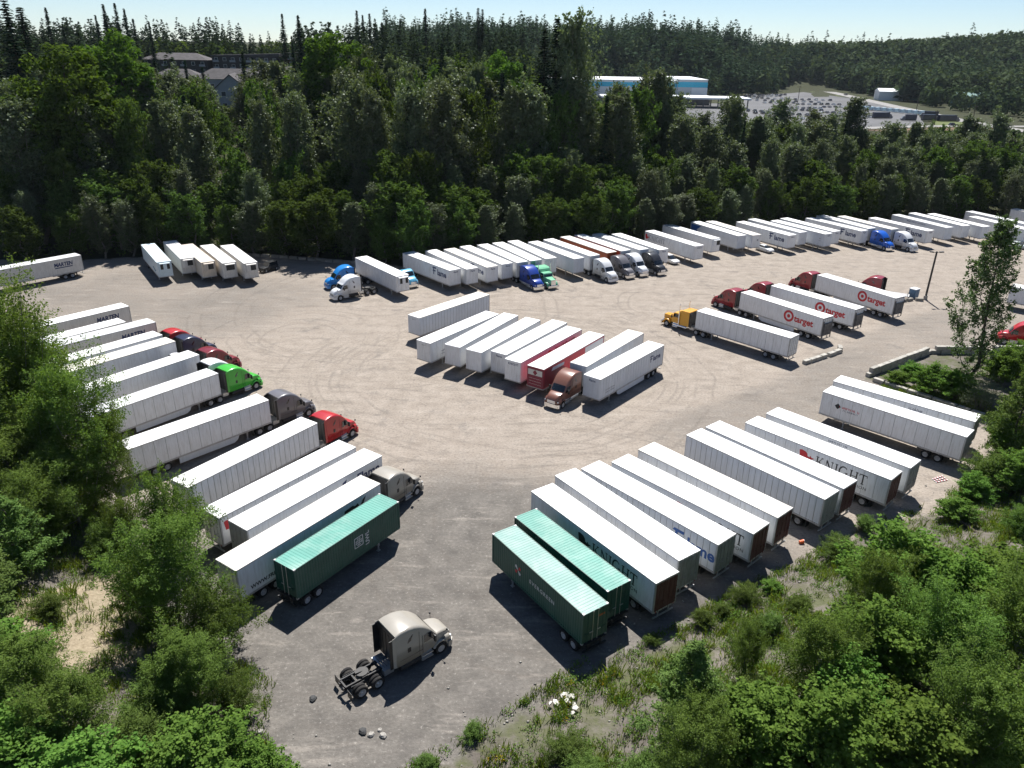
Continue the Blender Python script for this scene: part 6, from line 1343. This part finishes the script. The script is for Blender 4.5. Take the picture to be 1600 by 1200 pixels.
# far vehicles
rr = random.Random(12); CC = [PAINT['white'], PAINT['black'], PAINT['grey'], PAINT['navy'], mat('paint_silver', (0.55, 0.58, 0.62)), PAINT['black']]
CN = ['white', 'black', 'grey', 'navy', 'silver', 'black']; n = 0
for row, (x0, y0, x1, y1, cnt) in enumerate(((222, 786, 262, 806, 9), (236, 760, 290, 748, 10), (205, 735, 268, 716, 11), (238, 684, 276, 690, 8), (250, 655, 292, 668, 9), (168, 600, 200, 590, 8), (172, 578, 205, 566, 8), (180, 540, 215, 530, 7), (230, 812, 275, 830, 10), (210, 762, 232, 766, 6), (215, 700, 240, 700, 6), (262, 640, 285, 632, 6), (205, 640, 240, 636, 9), (200, 618, 232, 612, 8), (226, 596, 256, 590, 8), (222, 566, 246, 560, 7))):
    for k in range(cnt):
        f = k/(cnt-1); c = rr.randrange(6)
        car('suv' if rr.random() < 0.5 else 'sedan', '%s car in the far parking area, %s row from the building' % (CN[c], ['farthest', 'second', 'third', 'fourth', 'fifth', 'sixth', 'seventh', 'nearest', 'upper', 'grass side', 'short', 'van side', 'middle', 'central', 'lower', 'last'][row]), x0+(x1-x0)*f+rr.uniform(-.4, .4), y0+(y1-y0)*f, 95+rr.uniform(-4, 4), CC[c], 'cars in the far parking area', False, 0.19, 1.12)
for k in range(13): car('van', 'pale delivery van in the slanted line beside the far road', 272+k*2.7, 648-k*4.6, 30, mat('paint_iceblue', (0.50, 0.62, 0.68), 0.35), 'delivery vans lined up by the far road', False, 0.19, 1.1)
def boxtruck(label, x, y, deg, l=9.0):
    t = thing('box_truck', label, 'truck', (x, y, 0.2), deg, 'dark box trucks in the far parking area'); mb = MB(); mb.box(-l, 0, -1.3, 1.3, 1.0, 4.1); obj('box', tmesh(('btb', l), lambda: mb.mesh('box', PAINT['navy'])), t)
    mb = MB(); mb.loft([section(*q) for q in ((0.1, 1.2, 0.5, 3.0, .2), (1.4, 1.2, 0.5, 2.9, .2), (2.0, 1.15, 0.5, 1.7, .15), (2.8, 1.1, 0.5, 1.4, .12))], True, True); obj('cab', tmesh('btc', lambda: mb.mesh('cab', PAINT['grey'])), t); mb = MB(); mb.box(-l, 2.4, -1.0, 1.0, 0.3, 1.0); obj('underbody', tmesh(('btu', l), lambda: mb.mesh('underbody', BLACK)), t)
for i, (x, y, a, l, lb) in enumerate(((258, 556, 12, 12, 'long dark box truck left of the other dark trucks'), (262, 540, 170, 7, 'short dark box truck beside the long one'), (292, 575, 160, 9, 'dark truck farthest back near the van line'), (283, 542, 5, 9, 'dark truck at the right of the group'), (296, 540, 5, 12, 'rightmost long dark truck near the far road'))): boxtruck(lb, x, y, a, l)
car('suv', 'dark suv driving on the nearer far road', 276, 505, 15, PAINT['navy'], None, False, 0.25, 1.15); car('suv', 'grey suv on the farther road by the grass slope', 345, 850, 95, PAINT['grey'], None, False, 0.31, 1.2)
# power poles and their wires
PL = [(249, 715, 14, 'wooden power pole in the middle of the far parking area'), (285, 500, 13, 'wooden power pole at the road junction'), (268, 512, 9, 'short pole beside the nearer far road'), (318, 640, 12, 'power pole beside the van line'), (310, 480, 12, 'power pole at the right end of the far road')]
for x, y, h, lb in PL:
    t = thing('power_pole', lb, 'pole', (x, y, 0.0)); mb = MB(); mb.cyl((0, 0, 0), (0, 0, h), 0.28, 0.2, 7); obj('pole', mb.mesh('pole', BARK), t); mb = MB(); mb.box(-1.4, 1.4, -0.1, 0.1, h-0.9, h-0.65); obj('crossarm', mb.mesh('crossarm', BARK), t)
# ------------------------------------------------------------------ houses on the left hill
SHING = mat('shingle_grey', (0.095, 0.088, 0.09), 0.9, 0, 0.2, 0, 0.25, 0.6); SIDB = mat('siding_brown', (0.062, 0.056, 0.058), 0.8, 0, 0.2, 0, 0.2, 0.5); SIDG = mat('siding_grey', (0.30, 0.32, 0.34), 0.8, 0, 0.2, 0, 0.1, 0.5); SIDR = mat('siding_rust', (0.10, 0.05, 0.042), 0.8, 0, 0.2, 0, 0.2, 0.5); TRIM = mat('trim_white', (0.55, 0.55, 0.54), 0.7); WIN = mat('window_far', (0.05, 0.06, 0.075), 0.15, 0, 0.6)
def house(name, label, x, y, deg, w, d, h, storeys, nwin, roof='gable', rh=3.0, wall=SIDB, axis='x', z=None, balcony=False):
    t = thing(name, label, 'building', (x, y, (gz(x, y) if z is None else z)-0.5), deg)
    mb = MB(); mb.box(-w/2, w/2, 0, d, 0, h); obj('wall', mb.mesh('wall', wall), t); e = 0.6
    mb = MB()
    if roof == 'gable' and axis == 'y':
        mb.loft([[(-w/2-e, -e, h-.1), (0, -e, h+rh), (w/2+e, -e, h-.1), (w/2+e, -e, h-.4), (0, -e, h+rh-.35), (-w/2-e, -e, h-.4)], [(-w/2-e, d+e, h-.1), (0, d+e, h+rh), (w/2+e, d+e, h-.1), (w/2+e, d+e, h-.4), (0, d+e, h+rh-.35), (-w/2-e, d+e, h-.4)]], True, True)
        q = MB(); q.poly([(-w/2, 0.02, h), (w/2, 0.02, h), (0, 0.02, h+rh*0.93)], (0, 0.2, 0)); obj('gable', q.mesh('gable', wall), t)
    elif roof == 'gable': mb.loft([[(-w/2-e, -e, h), (-w/2-e, d/2, h+rh), (-w/2-e, d+e, h)], [(w/2+e, -e, h), (w/2+e, d/2, h+rh), (w/2+e, d+e, h)]], True, True)
    elif roof == 'hip': mb.loft([[(-w/2-e, -e, h), (w/2+e, -e, h), (w/2+e, d+e, h), (-w/2-e, d+e, h)], [(-w/2+d/2, d/2-.1, h+rh), (w/2-d/2, d/2-.1, h+rh), (w/2-d/2, d/2+.1, h+rh), (-w/2+d/2, d/2+.1, h+rh)]], True, True)
    else: mb.loft([[(-w/2-e, -e, h), (w/2+e, -e, h), (w/2+e, d+e, h), (-w/2-e, d+e, h)], [(-w/2-e, -e, h+.4), (w/2+e, -e, h+1.6), (w/2+e, d+e, h+1.6), (-w/2-e, d+e, h+.4)]], True, True)
    obj('roof', mb.mesh('roof', SHING), t)
    q = MB(); q.box(-0.75, 0.75, -0.08, -0.01, -0.75, 0.75); wm = tmesh('hwin', lambda: q.mesh('window', WIN)); q2 = MB()
    for a in ((-0.85, 0.85, 0.75, 0.87), (-0.85, 0.85, -0.87, -0.75), (-0.87, -0.75, -0.75, 0.75), (0.75, 0.87, -0.75, 0.75)): q2.box(a[0], a[1], -0.1, -0.02, a[2], a[3])
    fm = tmesh('hwf', lambda: q2.mesh('frame', TRIM))
    for s in range(storeys):
        zz = h*(s+0.55)/storeys
        for k in range(nwin):
            o = obj('window', wm, t, (-w/2+w*(k+0.5)/nwin, 0, zz)); obj('frame', fm, o)
            if balcony and k % 2 == 0: q3 = MB(); q3.box(-1.5, 1.5, -1.2, -0.1, -1.35, -1.2); q3.box(-1.5, 1.5, -1.2, -1.15, -1.2, -0.35); obj('balcony', tmesh('balc', lambda: q3.mesh('balcony', SIDG)), t, (-w/2+w*(k+0.5)/nwin, 0, zz))
    return t
house('apartment_block', 'dark apartment block with hip roof at the left end of the hill', -176, 420, 3, 33, 14, 7.5, 2, 7, 'hip', 3.2, SIDB, balcony=True)
house('apartment_block', 'dark three storey apartment block in the middle of the hill', -141, 425, 3, 34, 14, 9.8, 3, 8, 'mono', 2, SIDB, balcony=True)
house('apartment_block', 'dark reddish apartment block at the right end of the hill', -105, 428, 3, 30, 14, 10.0, 3, 7, 'mono', 2, SIDR, balcony=True)
house('gable_house', 'pale house with steep gable facing the yard', -105.5, 298, 12, 11, 16, 8.0, 2, 2, 'gable', 5.0, SIDG, 'y')
house('row_house', 'low grey roofed house behind the gable house', -122, 345, 6, 30, 13, 6.0, 1, 6, 'hip', 4.0, SIDG)
house('row_house', 'broad grey roof right of the gable house', -104, 352, 4, 26, 16, 6.0, 1, 5, 'hip', 4.5, SIDG)
house('row_house', 'grey roof left of the gable house among the trees', -148, 352, 8, 22, 13, 6.0, 1, 5, 'hip', 3.6, SIDG)

# ------------------------------------------------------------------ distant woods, each one mass
def lod(kind, n, size, g):
    if kind == 'f':
        u = g.uniform(0, 1, n)**0.8; a = g.uniform(0, 6.28, n); r = 0.175*(1-u)**0.85*g.uniform(0.55, 1.05, n)+0.006
        P = np.column_stack([np.cos(a)*r, np.sin(a)*r, 0.06+0.93*u]); N = unit(np.column_stack([np.cos(a)*0.7, np.sin(a)*0.7, np.full(n, 0.7)])+g.normal(0, .3, (n, 3))); s = size*(1.15-0.75*u)
    else:
        d = unit(g.normal(0, 1, (n, 3))); P = d*np.array([0.31, 0.31, 0.46])*g.uniform(0.7, 1.05, (n, 1))+np.array([0, 0, 0.52]); N = unit(d+g.normal(0, .5, (n, 3))+np.array([0, 0, .3])); s = np.full(n, size)
    a = unit(np.cross(N, g.normal(0, 1, (n, 3)))); b = np.cross(N, a); s = (s*g.uniform(.7, 1.3, n))[:, None]
    if kind == 'f': a = unit(np.column_stack([P[:, :2], -0.25*np.ones(n)*np.hypot(P[:, 0], P[:, 1])])); b = unit(np.cross(N, a))
    return np.stack([P+a*s*0.5, P+b*s*0.36, P-a*s*0.5, P-b*s*0.36], 1)
def far_wood(name, label, kind, P, h, nleaf, size, m, g):
    var_ = 4; protos = [lod(kind, nleaf, size, g) for _ in range(var_)]; Vs = []; vr = []
    z = zterrain(P)
    for v in range(var_):
        k = np.arange(len(P)) % var_ == v; q = protos[v].reshape(1, -1, 3)*h[k][:, None, None]; a = g.uniform(0, 6.28, k.sum()); c, s = np.cos(a)[:, None], np.sin(a)[:, None]
        q = np.stack([q[..., 0]*c-q[..., 1]*s, q[..., 0]*s+q[..., 1]*c, q[..., 2]], -1)+np.column_stack([P[k], z[k]-0.5])[:, None, :]
        Vs.append(q.reshape(-1, 3)); tv = g.uniform(0, 0.8, k.sum()); vr.append((tv[:, None]+np.repeat(g.uniform(0, 0.2, nleaf), 4)[None]).ravel())
    V = np.concatenate(Vs); o = obj(name, np_mesh(name, V, np.arange(len(V)).reshape(-1, 4), m, {'var': np.concatenate(vr)})); o['kind'] = 'stuff'; o['label'] = label; o['category'] = 'forest'; return o
g = np.random.default_rng(9)
PARK = np.array([(20, 440), (150, 450), (200, 440), (340, 480), (345, 560), (350, 700), (372, 830), (376, 1015), (335, 1015), (270, 850), (215, 815), (195, 770), (-5, 770), (-5, 620)], float)
def far_pts(n, x0, x1, y0, y1, extra):
    P = np.column_stack([g.uniform(x0, x1, n), g.uniform(y0, y1, n)]); u = P[:, 0]/P[:, 1]
    k = (np.abs(u) < 0.78) & (poly_sd(P, PARK) < -2) & extra(P, u); return P[k]
HOUSES = np.array([(-196, 335), (-140, 320), (-116, 285), (-92, 288), (-84, 445), (-198, 445)], float)
A = far_pts(3000, -420, 60, 300, 560, lambda P, u: (poly_sd(P, HOUSES) < 4) & (u < 0.10))
kf = g.uniform(0, 1, len(A)) < 0.72
far_wood('conifer_forest', 'mass of dark conifers on the hill behind the apartments', 'f', A[kf], np.clip(15+5*wob(A[kf], 50.0)+g.uniform(-3, 9, kf.sum()), 8, 28), 130, 0.12, LM['F'], g)
far_wood('broadleaf_forest', 'mass of broadleaf trees on the hill around the apartments', 'a', A[~kf], g.uniform(9, 16, (~kf).sum()), 110, 0.16, LM['a'], g)
A = far_pts(12500, -170, 960, 745, 1290, lambda P, u: (u > -0.16))
kf = g.uniform(0, 1, len(A)) < np.where(A[:, 0]/A[:, 1] < 0.36, 0.72, 0.36)
far_wood('conifer_forest', 'distant conifer ridge along the skyline', 'f', A[kf], np.clip(24+4*S((0.34-A[kf][:, 0]/A[kf][:, 1])/0.1)+6*wob(A[kf], 70.0)+g.uniform(-9, 6, kf.sum())+np.where(g.uniform(0, 1, kf.sum()) < 0.12, 10, 0), 11, 44), 52, 0.17, LM['F'], g)
far_wood('broadleaf_forest', 'distant broadleaf woods below the skyline', 'a', A[~kf], np.where(A[~kf][:, 0]/A[~kf][:, 1] > 0.3, g.uniform(13, 29, (~kf).sum()), g.uniform(12, 21, (~kf).sum())), 62, 0.19, LM['G'], g)
A = far_pts(1300, 300, 780, 440, 900, lambda P, u: (u > 0.5) | (P[:, 1] < 0))
kf = g.uniform(0, 1, len(A)) < 0.25
far_wood('broadleaf_forest', 'woods on the far right beyond the road', 'a', A[~kf], g.uniform(11, 19, (~kf).sum()), 90, 0.18, LM['G'], g); far_wood('conifer_forest', 'scattered conifers among the far right woods', 'f', A[kf], g.uniform(16, 26, kf.sum()), 90, 0.15, LM['F'], g)
A = far_pts(2400, 10, 300, 245, 440, lambda P, u: (u > 0.09) & (wob(P, 26.0) > -0.25))
far_wood('broadleaf_forest', 'low scrub on the flat between the wood and the parking area', 'a', A, g.uniform(2.0, 6.5, len(A)), 70, 0.26, LM['a'], g)

# ------------------------------------------------------------------ the air
mb = MB(); mb.box(-4900, 4900, -900, 7600, -12, 175)
hm = bpy.data.materials.new('air'); hm.use_nodes = True; hm.node_tree.nodes.clear()
pv = hm.node_tree.nodes.new('ShaderNodeVolumePrincipled'); pv.inputs['Color'].default_value = (0.78, 0.90, 1.0, 1); pv.inputs['Density'].default_value = 0.000032; pv.inputs['Anisotropy'].default_value = 0.0
ho = hm.node_tree.nodes.new('ShaderNodeOutputMaterial'); hm.node_tree.links.new(pv.outputs[0], ho.inputs['Volume'])
hz = obj('haze', mb.mesh('haze', hm)); hz['kind'] = 'stuff'; hz['label'] = 'thin bluish summer haze over the far hills'; hz['category'] = 'haze'
